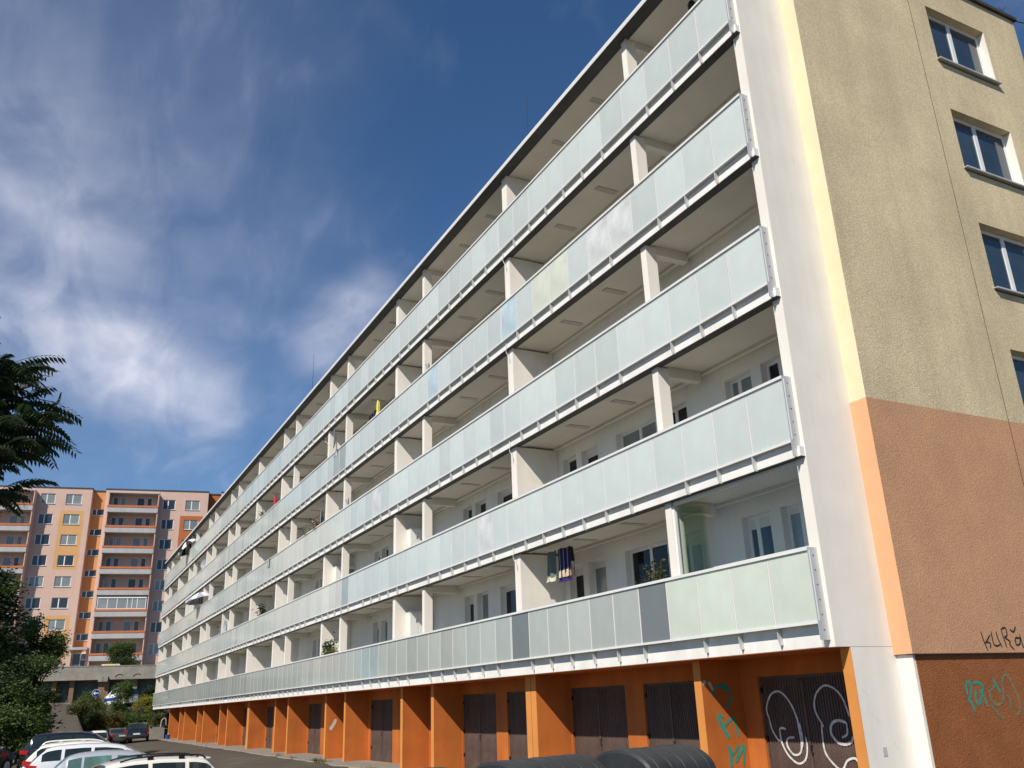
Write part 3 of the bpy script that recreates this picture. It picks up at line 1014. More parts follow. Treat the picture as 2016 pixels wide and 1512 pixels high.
def loggia_stack(x0, x1):
    """projecting balconies between two thin side walls"""
    yo = -1.45
    MB().box(x0 - .12, x0, yo, -.001, ZG + .5, TOPZ - .77).build('side_wall', 'pink', FB)
    MB().box(x1, x1 + .12, yo, -.001, ZG + .5, TOPZ - .77).build('side_wall', 'pink', FB)
    MB().box(x0 - .14, x1 + .14, yo - .06, -.001, TOPZ - .769, TOPZ - .65).build('balcony_roof', 'panel_grey', FB)
    holes = []
    for i in range(NF):
        zt = TOPZ - 1.1 - PITZ * i
        w = x1 - x0
        holes += [(x0 + .35 * w / 6.4, x0 + .98 * w / 6.4, zt - 1.75, zt), (x0 + 1.3 * w / 6.4, x0 + 2.0 * w / 6.4, zt - 1.75, zt),
                  (x0 + 3.5 * w / 6.4, x0 + 4.5 * w / 6.4, zt - 1.75, zt), (x0 + 4.85 * w / 6.4, x0 + 5.5 * w / 6.4, zt - 1.75, zt)]
    far_wall('balcony_back_wall', 'pink', (x0 - .05, x1 + .05), (ZG, TOPZ), holes, .002, .1)
    for h in holes:
        window(FB, (h[0], .1, h[2]), 0, h[1] - h[0], h[3] - h[2], (), RB.choice(['far_glass', 'far_glass', 'far_curtain']), fw_=.06)
    for i in range(NF):
        zs = TOPZ - .77 - PITZ * (i + 1)
        o = MB().box(x0 + .002, x1 - .002, yo, -.003, zs + .10, zs + .20).build('balcony_floor', 'panel_grey', FB)
        pa = MB().box(x0 - .10, x1 + .10, yo - .07, yo - .01, zs + .14, zs + .80).build('balcony_panel', 'panel_grey', FB)
        MB().box(x0 - .13, x1 + .13, yo - .13, yo + .02, zs + .84, zs + 1.10).build('hand_rail', 'band_orange', pa)
        MB().box(x0 - .11, x1 + .11, yo - .09, yo - .0, zs + .07, zs + .135).build('drip_edge', 'concrete_dark', pa)


loggia_stack(-1.0, 5.42)
loggia_stack(-17.0, -10.62)
# glazed-in balcony with white sashes on the sixth storey from the top
zg = TOPZ - .77 - PITZ * 6
lg = MB()
lg.box(-.9, 5.3, -1.44, -1.38, zg + 1.105, zg + 1.19).box(-.9, 5.3, -1.5, -1.3, zg + 2.55, zg + 2.72)
for x in (-.9, .35, 1.55, 2.85, 3.45, 4.1, 5.2):
    lg.box(x, x + .09, -1.44, -1.38, zg + 1.19, zg + 2.55)
lo = lg.build('balcony_glazing', 'frame_white', FB)
MB().box(-.85, 5.25, -1.41, -1.40, zg + 1.19, zg + 2.55).build('pane', 'far_curtain', lo)
# entrance under the stair recess
cn = MB().box(-3.8, -1.4, -1.6, -.002, 10.52, 10.84).build('door_canopy', 'panel_grey', FB)
dr = MB().box(-3.5, -1.75, .98, 1.06, 7.0, 10.3).build('entrance_door', 'frame_white', FB)
for (a, b, c, d) in ((-3.38, -2.55, 8.75, 10.15), (-2.42, -1.87, 9.5, 10.15), (-3.38, -2.55, 7.1, 8.6), (-2.42, -1.87, 7.1, 9.3)):
    MB().box(a, b, .96, .979, c, d).build('pane', 'far_glass', dr)
MB().quad((-3.5, .5, 7), (-1.72, .5, 7), (-1.72, .5, 7.01), (-3.5, .5, 7.01)).build('threshold', 'concrete', FB)

# terrace with garages below, in front of the far block
TW = thing('terrace_garages', 'grey concrete terrace parapet over a row of blue garage doors', 'building', BGP, BGR)
TY = -15.0
for (a, b) in ((-16, -9.2), (-9.19, -2.4), (-2.39, 2.6), (2.61, 9.5), (9.51, 24)):
    MB().box(a, b, TY - .12, TY + .2, 6.18, 7.66).build('parapet_panel', 'concrete', TW)
MB().box(-16, 24, TY - .16, TY + .26, 7.661, 7.76).build('coping', 'concrete', TW)
MB().box(-16, 24, TY + .201, -1.7, 6.30, 6.60).build('deck', 'concrete', TW)
MB().box(-16, 24, TY + 1.6, TY + 1.8, 3.4, 6.29).build('rear_wall', 'terrace_brown', TW)
for (a, b) in ((-2.2, -.85), (-.3, 2.28), (3.45, 6.0), (6.6, 9.2), (-5.3, -2.75)):
    MB().box(a, b, TY + 1.5, TY + 1.58, 3.6, 5.95).build('garage_door', 'garage_blue', TW)
for (a, b) in ((-.82, -.33), (2.3, 3.42), (6.03, 6.57), (-2.72, -2.25)):
    MB().box(a, b, TY + .5, TY + 1.59, 3.4, 6.179).build('pier', 'terrace_brown', TW)
for x in (2.3, 2.85):
    MB().box(x, x + .5, TY - .32, TY - .121, 5.95, 6.55).build('corbel', 'concrete', TW)
MB().box(-16, 24, TY - .6, TY + 1.59, 3.4, 3.72).build('plinth', 'apron', TW)
ar = MB()
for x in (4.6, 6.6):
    ar.tube(catmull([(x - .5, TY - .13, 6.42), (x - .3, TY - .14, 6.66), (x, TY - .14, 6.75), (x + .35, TY - .14, 6.62)], 5), .035, 5)
ar.build('graffiti', 'blackspray', TW)


def loc_bg(x, y, z=0):
    c, s_ = math.cos(BGR), math.sin(BGR)
    return (BGP[0] + c * x - s_ * y, BGP[1] + s_ * x + c * y, z)


# street lamp on the terrace
t = thing('street_lamp', 'thin lamp post with a round head on the terrace by the entrance', 'lamp', loc_bg(-4.05, -13.2, 6.6))
MB().tube([(0, 0, 0), (0, 0, 4.0)], [.05, .035], 6).build('post', 'pole', t)
MB().lathe([(0, .42), (.16, .36), (.23, .2), (.2, .05), (.06, -.05), (0, -.05)], 10, (0, 0, 4.0)).build('lamp_head', 'sign_white', t, 40)
t = thing('planter', 'yellow and white planter box on the terrace edge under the bush', 'planter', loc_bg(3.4, -14.3, 6.6), BGR)
MB().add([(-.8, -.25, 0), (.8, -.25, 0), (.8, .25, 0), (-.8, .25, 0), (-1.0, -.32, 1.35), (1.0, -.32, 1.35), (1.0, .32, 1.35), (-1.0, .32, 1.35)],
         [(0, 3, 2, 1), (0, 1, 5, 4), (1, 2, 6, 5), (2, 3, 7, 6), (3, 0, 4, 7), (4, 5, 6, 7)]).build('box', 'sign_white', t)
MB().add([(-.55, -.3, .5), (.55, -.3, .5), (.75, -.34, 1.3), (-.75, -.34, 1.3), (-.55, -.25, .5), (.55, -.25, .5), (.75, -.27, 1.3), (-.75, -.27, 1.3)],
         [(0, 1, 2, 3), (4, 7, 6, 5), (0, 4, 5, 1), (2, 6, 7, 3), (1, 5, 6, 2), (0, 3, 7, 4)]).build('yellow_panel', 'yellow', t)


# ------------------------------------------------------------------ cars
PROF = {
    'wagon': (4.62, 1.78, .96, [(0, .55), (.02, .80), (.10, .98), (.22, 1.12), (.52, 1.40), (.80, 1.455), (1.6, 1.49), (2.3, 1.475), (2.75, 1.415), (3.0, 1.33), (3.62, 1.0), (3.75, .97), (4.3, .84), (4.52, .72), (4.62, .50)],
              [(.42, .98), (1.08, 1.86), (1.96, 2.86)], (2.86, 3.60), (.10, .52)),
    'hatch': (4.05, 1.72, .97, [(0, .55), (.02, .80), (.12, 1.0), (.28, 1.18), (.50, 1.36), (.8, 1.425), (1.4, 1.455), (1.95, 1.44), (2.3, 1.385), (2.5, 1.32), (3.12, 1.0), (3.25, .97), (3.75, .84), (3.96, .72), (4.05, .50)],
              [(.52, .86), (.93, 1.62), (1.78, 2.50)], (2.36, 3.08), (.12, .50)),
    'suv': (4.55, 1.85, 1.10, [(0, .60), (.02, .95), (.08, 1.12), (.16, 1.25), (.42, 1.60), (.70, 1.665), (1.5, 1.70), (2.3, 1.68), (2.65, 1.62), (2.85, 1.55), (3.45, 1.16), (3.6, 1.12), (4.25, 1.0), (4.45, .88), (4.55, .6)],
            [(.42, .95), (1.06, 1.9), (2.0, 2.78)], (2.72, 3.42), (.08, .42)),
    'sedan': (4.5, 1.76, .95, [(0, .55), (.03, .85), (.10, .96), (.62, 1.0), (.75, 1.03), (1.25, 1.30), (1.5, 1.38), (2.0, 1.44), (2.5, 1.42), (2.85, 1.34), (3.5, .98), (3.65, .95), (4.2, .82), (4.42, .70), (4.5, .5)],
              [(1.12, 1.85), (1.95, 2.8)], (2.78, 3.48), (.72, 1.27)),
    'van': (4.4, 1.80, 1.05, [(0, .55), (.02, 1.0), (.06, 1.4), (.14, 1.74), (.35, 1.82), (1.2, 1.84), (2.2, 1.82), (2.6, 1.72), (2.85, 1.58), (3.35, 1.12), (3.5, 1.06), (4.1, .90), (4.32, .76), (4.4, .5)],
            [(2.05, 2.85)], (2.66, 3.32), (.045, .13)),
}


def car(name, label, kind, paint, loc, rz, glass='car_glass', group=None, height=1.0, plate=True, rails=None, antenna=False, spoiler=False, blue=False):
    Lc, W, belt, top, wins, ws, rg = PROF[kind]
    t = thing(name, label, 'van' if kind == 'van' else 'car', loc, rz, group)
    prof = [Vector((a, b, 0)) for a, b in top]

    def zt(x):
        for p, q in zip(prof, prof[1:]):
            if x <= q.x:
                f = (x - p.x) / (q.x - p.x)
                return p.y + (q.y - p.y) * f
        return prof[-1].y

    def zts(x):
        return (zt(max(0, x - .05)) + zt(x) * 2 + zt(min(Lc, x + .05))) / 4

    def ring(x):
        z = zts(x) * height
        b = belt * height
        e = abs(x / Lc - .5) * 2
        w = W / 2 * (1 - .20 * e ** 7 - .03 * e ** 2)
        zlo = .24 + .10 * max(0, e - .9) * 10
        zb_ = min(b, z - .05)
        zm = min(.55, zb_ - .12)
        ze = max(zb_ + .01, z - .075)
        wr = w * .97 - (ze - zb_) * .36
        return [(w * .94, min(zlo, zm - .1)), (w, zm), (w * .995, (zm + zb_) / 2 + .02), (w * .965, zb_), (wr, ze), (wr - .07, z - .028), (wr * .55, z - .004), (0, z)]

    N = 46
    xs_ = sorted(set([Lc * (.5 - .5 * math.cos(math.pi * i / N)) for i in range(N + 1)]))
    bod = MB()
    for x in xs_:
        r_ = ring(x)
        pts = [(x - Lc / 2, -y, z) for y, z in r_] + [(x - Lc / 2, y, z) for y, z in reversed(r_[:-1])]
        bod.v += pts
    m_ = 15
    for i in range(len(xs_) - 1):
        for j in range(m_ - 1):
            a = i * m_ + j
            bod.f.append((a, a + m_, a + m_ + 1, a + 1))
    bod.f.append(tuple(range(m_))[::-1][::-1])
    bod.f.append(tuple((len(xs_) - 1) * m_ + j for j in range(m_))[::-1])
    bo = bod.build('body', paint, t, 38, recalc=True)

    def side_glass(x0, x1, s_):
        g_ = MB()
        n_ = 12
        for i in range(n_ + 1):
            x = x0 + (x1 - x0) * i / n_
            r_ = ring(x)
            (y3, z3), (y4, z4) = r_[3], r_[4]
            for f in (.14, .55, .90):
                g_.v.append((x - Lc / 2, s_ * (y3 + (y4 - y3) * f + .007), z3 + (z4 - z3) * f))
        for i in range(n_):
            for j in range(2):
                a = i * 3 + j
                g_.f.append((a, a + 3, a + 4, a + 1))
        return g_.build('side_window', glass, bo, 60)

    for (a, b) in wins:
        for s_ in (-1, 1):
            side_glass(a, b, s_)

    def cross_glass(nm, x0, x1):
        g_ = MB()
        n_ = 8
        for i in range(n_ + 1):
            x = x0 + (x1 - x0) * i / n_
            r_ = ring(x)
            row = [(-r_[4][0] * .93, r_[4][1] + .03), (-r_[5][0] * .9, r_[5][1] + .012), (-r_[6][0], r_[6][1] + .012), (0, r_[7][1] + .012)]
            row = row + [(-y, z) for y, z in reversed(row[:-1])]
            sh = .012 if x0 > Lc / 2 else -.012
            g_.v += [(x - Lc / 2 + sh, y, z) for y, z in row]
        for i in range(n_):
            for j in range(6):
                a = i * 7 + j
                g_.f.append((a, a + 7, a + 8, a + 1))
        g_.build(nm, glass, bo, 60)

    cross_glass('windscreen', ws[0] + .04, ws[1] - .03)
    cross_glass('rear_window', rg[0] + .02, rg[1] - .03)
    if kind == 'van':
        za_, zb2 = 1.12 * height, 1.62 * height
        MB().add([(-Lc / 2 - .012, -.66, za_), (-Lc / 2 - .012, .66, za_), (-Lc / 2 + .045, .60, zb2), (-Lc / 2 + .045, -.60, zb2),
                  (-Lc / 2 + .05, -.66, za_), (-Lc / 2 + .05, .66, za_), (-Lc / 2 + .1, .60, zb2), (-Lc / 2 + .1, -.60, zb2)],
                 [(0, 1, 2, 3), (4, 7, 6, 5), (0, 4, 5, 1), (3, 2, 6, 7), (0, 3, 7, 4), (1, 5, 6, 2)]).build('back_window', glass, bo)
    hw = W / 2
    for s_ in (-1, 1):
        for xx in (Lc * .17, Lc * .80):
            wo = MB().disc((xx - Lc / 2, s_ * (hw - .09), .315), (0, 1, 0), .315, .21, 20).build('wheel', 'tyre', t, 40)
            MB().disc((xx - Lc / 2, s_ * (hw + .006), .315), (0, 1, 0), .205, .03, 16).build('rim', 'alu_grey', wo, 40)
        zl = belt * height
        MB().add([(-Lc / 2 - .015, s_ * hw * .72, zl - .18), (-Lc / 2 - .015, s_ * hw * .72, zl - .05), (-Lc / 2 + .06, s_ * hw * .90, zl - .04), (-Lc / 2 + .06, s_ * hw * .90, zl - .20),
                  (-Lc / 2 + .32, s_ * (hw * 1.0 + .004), zl - .07), (-Lc / 2 + .30, s_ * (hw * 1.0 + .004), zl - .20),
                  (-Lc / 2 + .1, s_ * hw * .72, zl - .18), (-Lc / 2 + .1, s_ * hw * .72, zl - .05)],
                 [(0, 1, 2, 3), (3, 2, 4, 5), (0, 6, 7, 1)]).build('tail_light', 'tail_red', t)
        bevel_box(Lc * .63 - .1 - Lc / 2, Lc * .63 + .08 - Lc / 2, s_ * (hw + .13) - .09, s_ * (hw + .13) + .09, zl + .0, zl + .13, .03).build('side_mirror', paint, t, 50)
        MB().box(Lc / 2 - .34, Lc / 2 - .1, s_ * hw * .72 - .16, s_ * hw * .72 + .16, .60, .74).build('headlight', 'chrome', t)
    bevel_box(-Lc / 2 - .04, -Lc / 2 + .2, -hw * .86, hw * .86, .28, .52, .04).build('bumper', paint if kind != 'suv' else 'black', t, 50)
    if plate:
        MB().box(-Lc / 2 - .06, -Lc / 2 - .045, -.26, .26, .58 if kind != 'sedan' else .66, .70 if kind != 'sedan' else .78).build('licence_plate', 'plate', t)
    if rails:
        for s_ in (-1, 1):
            yr = s_ * (ring(1.6)[4][0] - .06)
            zz = zt(1.4) * height
            ra = MB().tube(catmull([(.55 - Lc / 2, yr, zt(.55) * height + .0), (.75 - Lc / 2, yr, zz + .02), (1.5 - Lc / 2, yr, zz + .045), (2.2 - Lc / 2, yr, zz + .03), (2.6 - Lc / 2, yr, zt(2.6) * height + .0)], 6), .022, 6)
            for xx in (1.15, 1.9):
                ra.box(xx - .07 - Lc / 2, xx + .07 - Lc / 2, yr - .018, yr + .018, zz - .06, zz + .03)
            ra.build('roof_rail', rails, t)
    if antenna:
        MB().tube([(.62 - Lc / 2, .15, zt(.62) * height), (.30 - Lc / 2, .15, zt(.62) * height + .48)], [.010, .004], 5).build('antenna', 'black', t)
        MB().disc((.64 - Lc / 2, .15, zt(.62) * height + .012), (0, 0, 1), .03, .05, 8).build('antenna_foot', 'black', t)
    if spoiler:
        bevel_box(.40 - Lc / 2, .70 - Lc / 2, -hw * .62, hw * .62, zt(.6) * height - .045, zt(.6) * height + .012, .015).build('roof_spoiler', paint, t, 50)
    if blue:
        for s_ in (-1, 1):
            MB().add([(1.2 - Lc / 2, s_ * (hw + .01), .55), (Lc * .9 - Lc / 2, s_ * (hw * .985 + .01), .55), (Lc * .9 - Lc / 2, s_ * (hw * .985 + .01), .82), (1.2 - Lc / 2, s_ * (hw + .01), .90)], [(0, 1, 2, 3)]).build('side_stripe', 'sign_blue', t)
    return t


UP = R(90)
car('parked_car', 'white estate car with black roof rails and an antenna, nearest of the parked cars', 'wagon', 'paint_white', (-15.9, -8.12, -.55), -UP + R(6), rails='black', antenna=True, spoiler=True, height=.985)
car('parked_car', 'silver hatchback with pale teal windows behind the white roof-rail estate', 'hatch', 'paint_silver', (-20.2, -7.78, -.45), UP - R(4), 'car_glass_teal', height=1.0)
car('parked_car', 'pale silver estate car with dark windows beside the silver hatchback', 'wagon', 'paint_pearl', (-25.3, -8.0, -.38), UP - R(4), height=1.0)
car('parked_car', 'white estate car with red tail lights and white roof rails next to the black off-roader', 'wagon', 'paint_white', (-29.2, -8.15, -.40), UP - R(2), rails='paint_white', height=1.02)
car('parked_car', 'black off-road car, rearmost of the front parking row', 'suv', 'paint_black', (-35.0, -8.35, -.33), UP - R(2), height=1.02)
car('parked_car', 'dark car in the shade under the trees at the left edge', 'hatch', 'paint_grey', (-33.5, -12.4, -.15), UP + R(60))
car('parked_van', 'small white van parked tail first towards us beside the dark saloon', 'van', 'paint_white', (-73.6, -5.55, gz(-73, -5.5)), math.pi, height=.76)
car('parked_car', 'dark grey saloon between the small white van and the black sport utility car', 'sedan', 'paint_grey', (-74.6, -4.0, gz(-74, -4)), math.pi + R(8), height=.92)
car('parked_car', 'black sport utility car by the low concrete wall', 'suv', 'paint_black', (-74.0, -2.45, gz(-73, -2.4)), math.pi - R(6), height=.88)
car('police_van', 'white and blue van half hidden by bushes near the blue garages', 'van', 'paint_white', (-96.5, -2.3, 3.0), R(205), blue=True, height=1.05)

# ------------------------------------------------------------------ waste bins
bd = Vector((-.285, .958, 0))
brz = math.atan2(bd.y, bd.x)


def waste_bin(loc, label):
    t = thing('waste_bin', label, 'bin', loc, brz + R(rnd.uniform(-2, 2)), 'black waste bins in a row')
    W, D = 1.26, 1.0
    MB().add([(-.56, -.40, .18), (.56, -.40, .18), (.56, .40, .18), (-.56, .40, .18), (-.66, -.52, .97), (.66, -.52, .97), (.66, .52, .97), (-.66, .52, .97)],
             [(0, 3, 2, 1), (0, 1, 5, 4), (1, 2, 6, 5), (2, 3, 7, 6), (3, 0, 4, 7), (4, 5, 6, 7)]).build('container', 'bin', t)
    n = 18

    def arc(x, grow=0.0):
        return [(x, math.cos(math.pi * i / n) * (D / 2 + .02 + grow), .975 + math.sin(math.pi * i / n) ** .85 * (.355 + grow)) for i in range(n + 1)]

    lid = MB()
    xs_ = [-W / 2, -W / 2 + .03, W / 2 - .03, W / 2]
    gr = [-.03, 0, 0, -.03]
    for x, g_ in zip(xs_, gr):
        lid.v += arc(x, g_)
    m_ = n + 1
    for i in range(3):
        for j in range(n):
            lid.f.append((i * m_ + j, i * m_ + j + 1, (i + 1) * m_ + j + 1, (i + 1) * m_ + j))
    lid.f.append(tuple(range(m_)))
    lid.f.append(tuple(3 * m_ + j for j in range(m_))[::-1])
    lo_ = lid.build('lid', 'bin', t, 40, recalc=True)
    for x in (-.46, -.22, .02, .26, .48):
        rb = MB()
        for xx, g_ in ((x - .016, -.004), (x - .008, .004), (x + .008, .004), (x + .016, -.004)):
            rb.v += arc(xx, g_)
        for i in range(3):
            for j in range(n):
                rb.f.append((i * m_ + j, i * m_ + j + 1, (i + 1) * m_ + j + 1, (i + 1) * m_ + j))
        rb.build('lid_rib', 'bin', lo_, 40, recalc=True)
    MB().box(-W / 2 - .03, W / 2 + .03, -.58, -.525, .92, 1.0).build('rim', 'bin', t)
    for s_ in (-1, 1):
        MB().disc((s_ * (W / 2 + .015), 0, 1.08), (1, 0, 0), .05, .07, 12).build('pivot', 'black', t, 40)
        MB().tube([(s_ * (W / 2 + .01), -.3, .9), (s_ * (W / 2 + .1), -.3, .9), (s_ * (W / 2 + .1), .3, .9), (s_ * (W / 2 + .01), .3, .9)], .018, 6).build('handle', 'black', t)
        for yy in (-.3, .3):
            MB().disc((s_ * .45, yy, .1), (0, 1, 0), .1, .05, 14).build('wheel', 'tyre', t, 40)
    return t


waste_bin((.32, -3.69, 0), 'black waste bin with a domed lid in front of the graffiti-marked fin')
waste_bin((.87, -5.54, 0), 'black waste bin with a domed lid in front of corrugated doors, middle of the row')
waste_bin((1.42, -7.39, 0), 'black waste bin whose lid barely shows at the bottom edge, leftmost of the row')

# ------------------------------------------------------------------ sign, wall, small things on the ground
t = thing('road_sign', 'round blue road sign with a white arrow pointing left', 'sign', (-82, -5.5, gz(-82, -5.5)))
zs_ = 4.03 - gz(-82, -5.5)
MB().tube([(0, 0, 0), (0, 0, zs_ + .3)], .035, 8).build('post', 'pole', t)
sg = MB().disc((.06, 0, zs_), (1, 0, -.02), .335, .02, 28).build('sign_plate', 'sign_white', t, 30)
MB().disc((.073, 0, zs_), (1, 0, -.02), .305, .012, 28).build('sign_face', 'sign_blue', sg, 30)
MB().add([(.083, -.25, zs_), (.083, -.06, zs_ + .17), (.083, -.06, zs_ + .04), (.083, .22, zs_ + .04), (.083, .22, zs_ - .04), (.083, -.06, zs_ - .04), (.083, -.06, zs_ - .17)],
         [(0, 6, 1), (5, 4, 3, 2)]).build('arrow', 'sign_white', sg)
wl_ = thing('retaining_wall', 'low grey concrete wall at the far end of the garages', 'wall', (-79.3, 0, -.1))
for i, (a, b) in enumerate(((-6.6, -4.2), (-4.19, -1.8), (-1.79, .29))):
    MB().box(-.12, .12, a, b, -.3, 1.06 + .02 * i).build('wall_panel', 'concrete', wl_)
t = thing('bucket', 'small blue bucket at the foot of the farthest orange fin', 'bucket', (-75.4, .15, .04))
MB().lathe([(0, 0), (.16, 0), (.21, .34), (.19, .34), (.15, .03), (0, .03)], 14).build('pail', 'bucket_blue', t, 40)
MB().tube(catmull([(-.2, 0, .33), (-.12, 0, .46), (.12, 0, .46), (.2, 0, .33)], 4), .01, 5).build('handle', 'sign_white', t)
t = thing('bent_pipe', 'curved pale pipe standing on the low concrete wall', 'pipe', (-79.2, .1, .96))
MB().tube(catmull([(0, -.14, 0), (0, -.13, .40), (0, -.02, .66), (0, .14, .72), (0, .26, .60), (0, .28, .2)], 6), .055, 8).build('tube', 'cloth_grey', t, 40)
MB().box(-.05, .05, .02, .2, 0, .45).build('dark_core', 'dark_metal', t)

# ------------------------------------------------------------------ plants
def leaf_cloud(rg, blobs, n, size, flat=.3):
    """leaf-sized folded quads spread over the shells and through the volume of uneven lobes"""
    m = MB()
    tot = sum(b[3] * b[4] * b[5] for b in blobs) or 1
    for (cx, cy, cz, rx, ry, rz_) in blobs:
        k = int(n * rx * ry * rz_ / tot)
        # sprigs: leaves gather on short twigs so that the crown has clumps and gaps
        for _ in range(max(1, k // 7)):
            while True:
                d = Vector((rg.uniform(-1, 1), rg.uniform(-1, 1), rg.uniform(-1, 1)))
                if .1 < d.length <= 1:
                    break
            d = d.normalized() * (rg.random() ** .38) * rg.uniform(.86, 1.1)
            c = Vector((cx + d.x * rx, cy + d.y * ry, cz + d.z * rz_))
            ax = (d + Vector((rg.uniform(-.6, .6), rg.uniform(-.6, .6), rg.uniform(-.5, .5)))).normalized()
            for q in range(7):
                p = c + ax * (q - 3) * size * .55 + Vector((rg.gauss(0, 1), rg.gauss(0, 1), rg.gauss(0, 1))) * size * .5
                a = Vector((rg.gauss(0, 1), rg.gauss(0, 1), rg.gauss(0, 1) * flat)).normalized()
                b = a.cross(Vector((rg.gauss(0, 1), rg.gauss(0, 1), rg.gauss(0, 1)))).normalized()
                s_ = size * rg.uniform(.6, 1.25)
                o = len(m.v)
                m.v += [tuple(p - a * s_ * .5), tuple(p + b * s_ * .24 - a * s_ * .05), tuple(p + a * s_ * .5), tuple(p - b * s_ * .24 - a * s_ * .05)]
                m.f += [(o, o + 1, o + 2), (o, o + 2, o + 3)]
    return m


def tree(name, label, cat, loc, blobs, n, size, leaf, trunk_h, trunk_r, seed, group=None, extra=None):
    rg = random.Random(seed)
    t = thing(name, label, cat, loc, 0, group)
    tb = MB()
    top = Vector((rg.uniform(-.2, .2), rg.uniform(-.2, .2), trunk_h))
    tb.tube(catmull([(0, 0, -.2), (rg.uniform(-.1, .1), rg.uniform(-.1, .1), trunk_h * .5), top], 5), [trunk_r * (1 - .05 * i) for i in range(11)], 8)
    for b in blobs:
        c = Vector(b[:3])
        s0 = Vector((0, 0, min(trunk_h, max(.1, c.z * .55))))
        mid = (s0 + c) / 2 + Vector((rg.uniform(-.2, .2), rg.uniform(-.2, .2), .15))
        tb.tube(catmull([s0, mid, c], 4), [trunk_r * .5 * (1 - .09 * i) for i in range(9)], 5)
        for _ in range(4):
            e = c + Vector((rg.uniform(-1, 1) * b[3], rg.uniform(-1, 1) * b[4], rg.uniform(-.6, 1) * b[5])) * .7
            tb.tube([mid, (mid + e) / 2 + Vector((0, 0, .1)), e], [trunk_r * .25, trunk_r * .15, trunk_r * .06], 4, False)
    tb.build('trunk', 'bark', t, 60)
    leaf_cloud(rg, blobs, n, size).build('crown', leaf, t)
    if extra:
        for (lf, bl, nn, sz) in extra:
            leaf_cloud(rg, bl, nn, sz).build('crown', lf, t)
    return t


def lobes(rg, n, c, spread, r0, r1):
    out = []
    for _ in range(n):
        r = rg.uniform(r0, r1)
        out.append((c[0] + rg.uniform(-1, 1) * spread[0], c[1] + rg.uniform(-1, 1) * spread[1], c[2] + rg.uniform(-1, 1) * spread[2], r, r, r * rg.uniform(.6, .9)))
    return out


rg = random.Random(4)
# dense dark evergreen at the left, in layers
lay = []
for i in range(22):
    f = i / 21
    z = 1.2 + f * 8.6
    rad = 3.6 * (1 - f) ** .75 + .35
    for _ in range(int(3 + 7 * (1 - f))):
        a = rg.uniform(0, 2 * math.pi)
        lay.append((math.cos(a) * rad * rg.uniform(.35, .95), math.sin(a) * rad * rg.uniform(.35, .95), z + rg.uniform(-.3, .3), .85, .85, .36))
tree('evergreen_tree', 'dense dark evergreen tree at the left edge behind the black off-roader', 'tree', (-47, -13.3, -.4), lay, 44000, .22, 'leaf_dark', 9.2, .22, 1, None,
     [('leaf_mid', [(b[0] + .5, b[1] + .3, b[2] + .12, b[3] * .7, b[4] * .7, b[5] * .8) for b in lay[::4]], 9000, .2)])  # mid-green variety, shifted sideways to colour the crown's sunlit side
tree('broadleaf_tree', 'lighter green drooping tree beside the dark evergreen', 'tree', (-48.5, -10.6, -.3),
     lobes(random.Random(8), 14, (0, .1, 6.3), (.8, .9, 1.2), .45, .85) + [(0, .9, 6.2, .5, .5, .4), (.1, 1.2, 5.8, .35, .4, .45)], 11000, .16, 'leaf_mid', 6.0, .12, 2)
tree('evergreen_tree', 'dark lower evergreen filling the left edge above the parked cars', 'tree', (-44, -11.5, -.4),
     lobes(random.Random(9), 26, (0, .2, 3.0), (1.2, 1.5, 2.2), .6, 1.0), 20000, .18, 'leaf_dark', 4.2, .16, 3, None,
     [('leaf_mid', lobes(random.Random(19), 16, (.7, .5, 3.2), (1.0, 1.4, 2.0), .4, .7), 6000, .16)])  # off-centre mid-green leaves, their lighter colour also standing for sunlight
tree('broadleaf_shrub', 'sunlit broad-leaved shrub directly behind the black off-roader', 'shrub', (-40.5, -11.4, -.4),
     lobes(random.Random(10), 14, (0, .2, 1.9), (.9, 1.0, .8), .45, .75), 5200, .17, 'leaf_mid', 1.6, .06, 4)
# bushes on the bank at the end of the house
BUSH = (
    # x, y, centre height, half width, half height, leaf, count, label
    (-86, -5.6, 1.5, 1.5, 1.0, 'leaf_mid', 7000, 'rounded green bush at the foot of the blue arrow sign'),
    (-84, -4.0, 1.0, 1.5, .9, 'leaf_rust', 6000, 'rusty yellow bush above the dark saloon'),
    (-90, -2.4, 3.3, 1.3, 2.3, 'leaf_mid', 11000, 'tall green bush in front of the blue garages'),
    (-88, -.9, 2.8, 1.0, 1.5, 'leaf_yellow', 4200, 'bright yellow-green bush beside the end of the white house'),
    (-84, -1.9, 1.4, 1.8, 1.1, 'leaf_mid', 9000, 'spreading green bush above the low concrete wall'),
    (-81.5, .2, 1.5, 1.1, .8, 'leaf_olive', 5000, 'olive green bush growing under the far end of the balconies'),
    (-91.5, .2, 3.4, 1.2, 1.9, 'leaf_dark', 7000, 'dark green bush touching the far end of the white house'),
    (-80.5, -6.0, 1.9, 1.0, .8, 'leaf_olive', 4500, 'low olive bush beside the rising road'),
    (-72.5, -7.1, 2.1, .8, .7, 'leaf_mid', 4000, 'small green bush at the road edge left of the white van'),
    (-77, -6.7, 2.5, .8, .75, 'leaf_mid', 4000, 'green bush at the road edge just left of the arrow sign'),
    (-67.5, -7.35, 1.6, .7, .6, 'leaf_olive', 3200, 'olive bush at the road edge nearest to the parked cars'),
    (-78.5, -5.3, 1.3, 1.1, .8, 'leaf_olive', 4600, 'olive bush directly behind the small white van'))
for i, (x, y, z, w, h, lf, n, lab) in enumerate(BUSH):
    base = gz(x, y) if (x < -79.5 and y > -6.4) else gz(x, y)
    tree('bush', lab, 'bush', (x, y, base - .1), lobes(random.Random(40 + i), 13, (0, 0, max(.5, z - base + .2)), (w * .72, w * .72, h * .66), w * .34, w * .56), n, .15, lf, .6, .05, 60 + i, 'bushes on the bank')
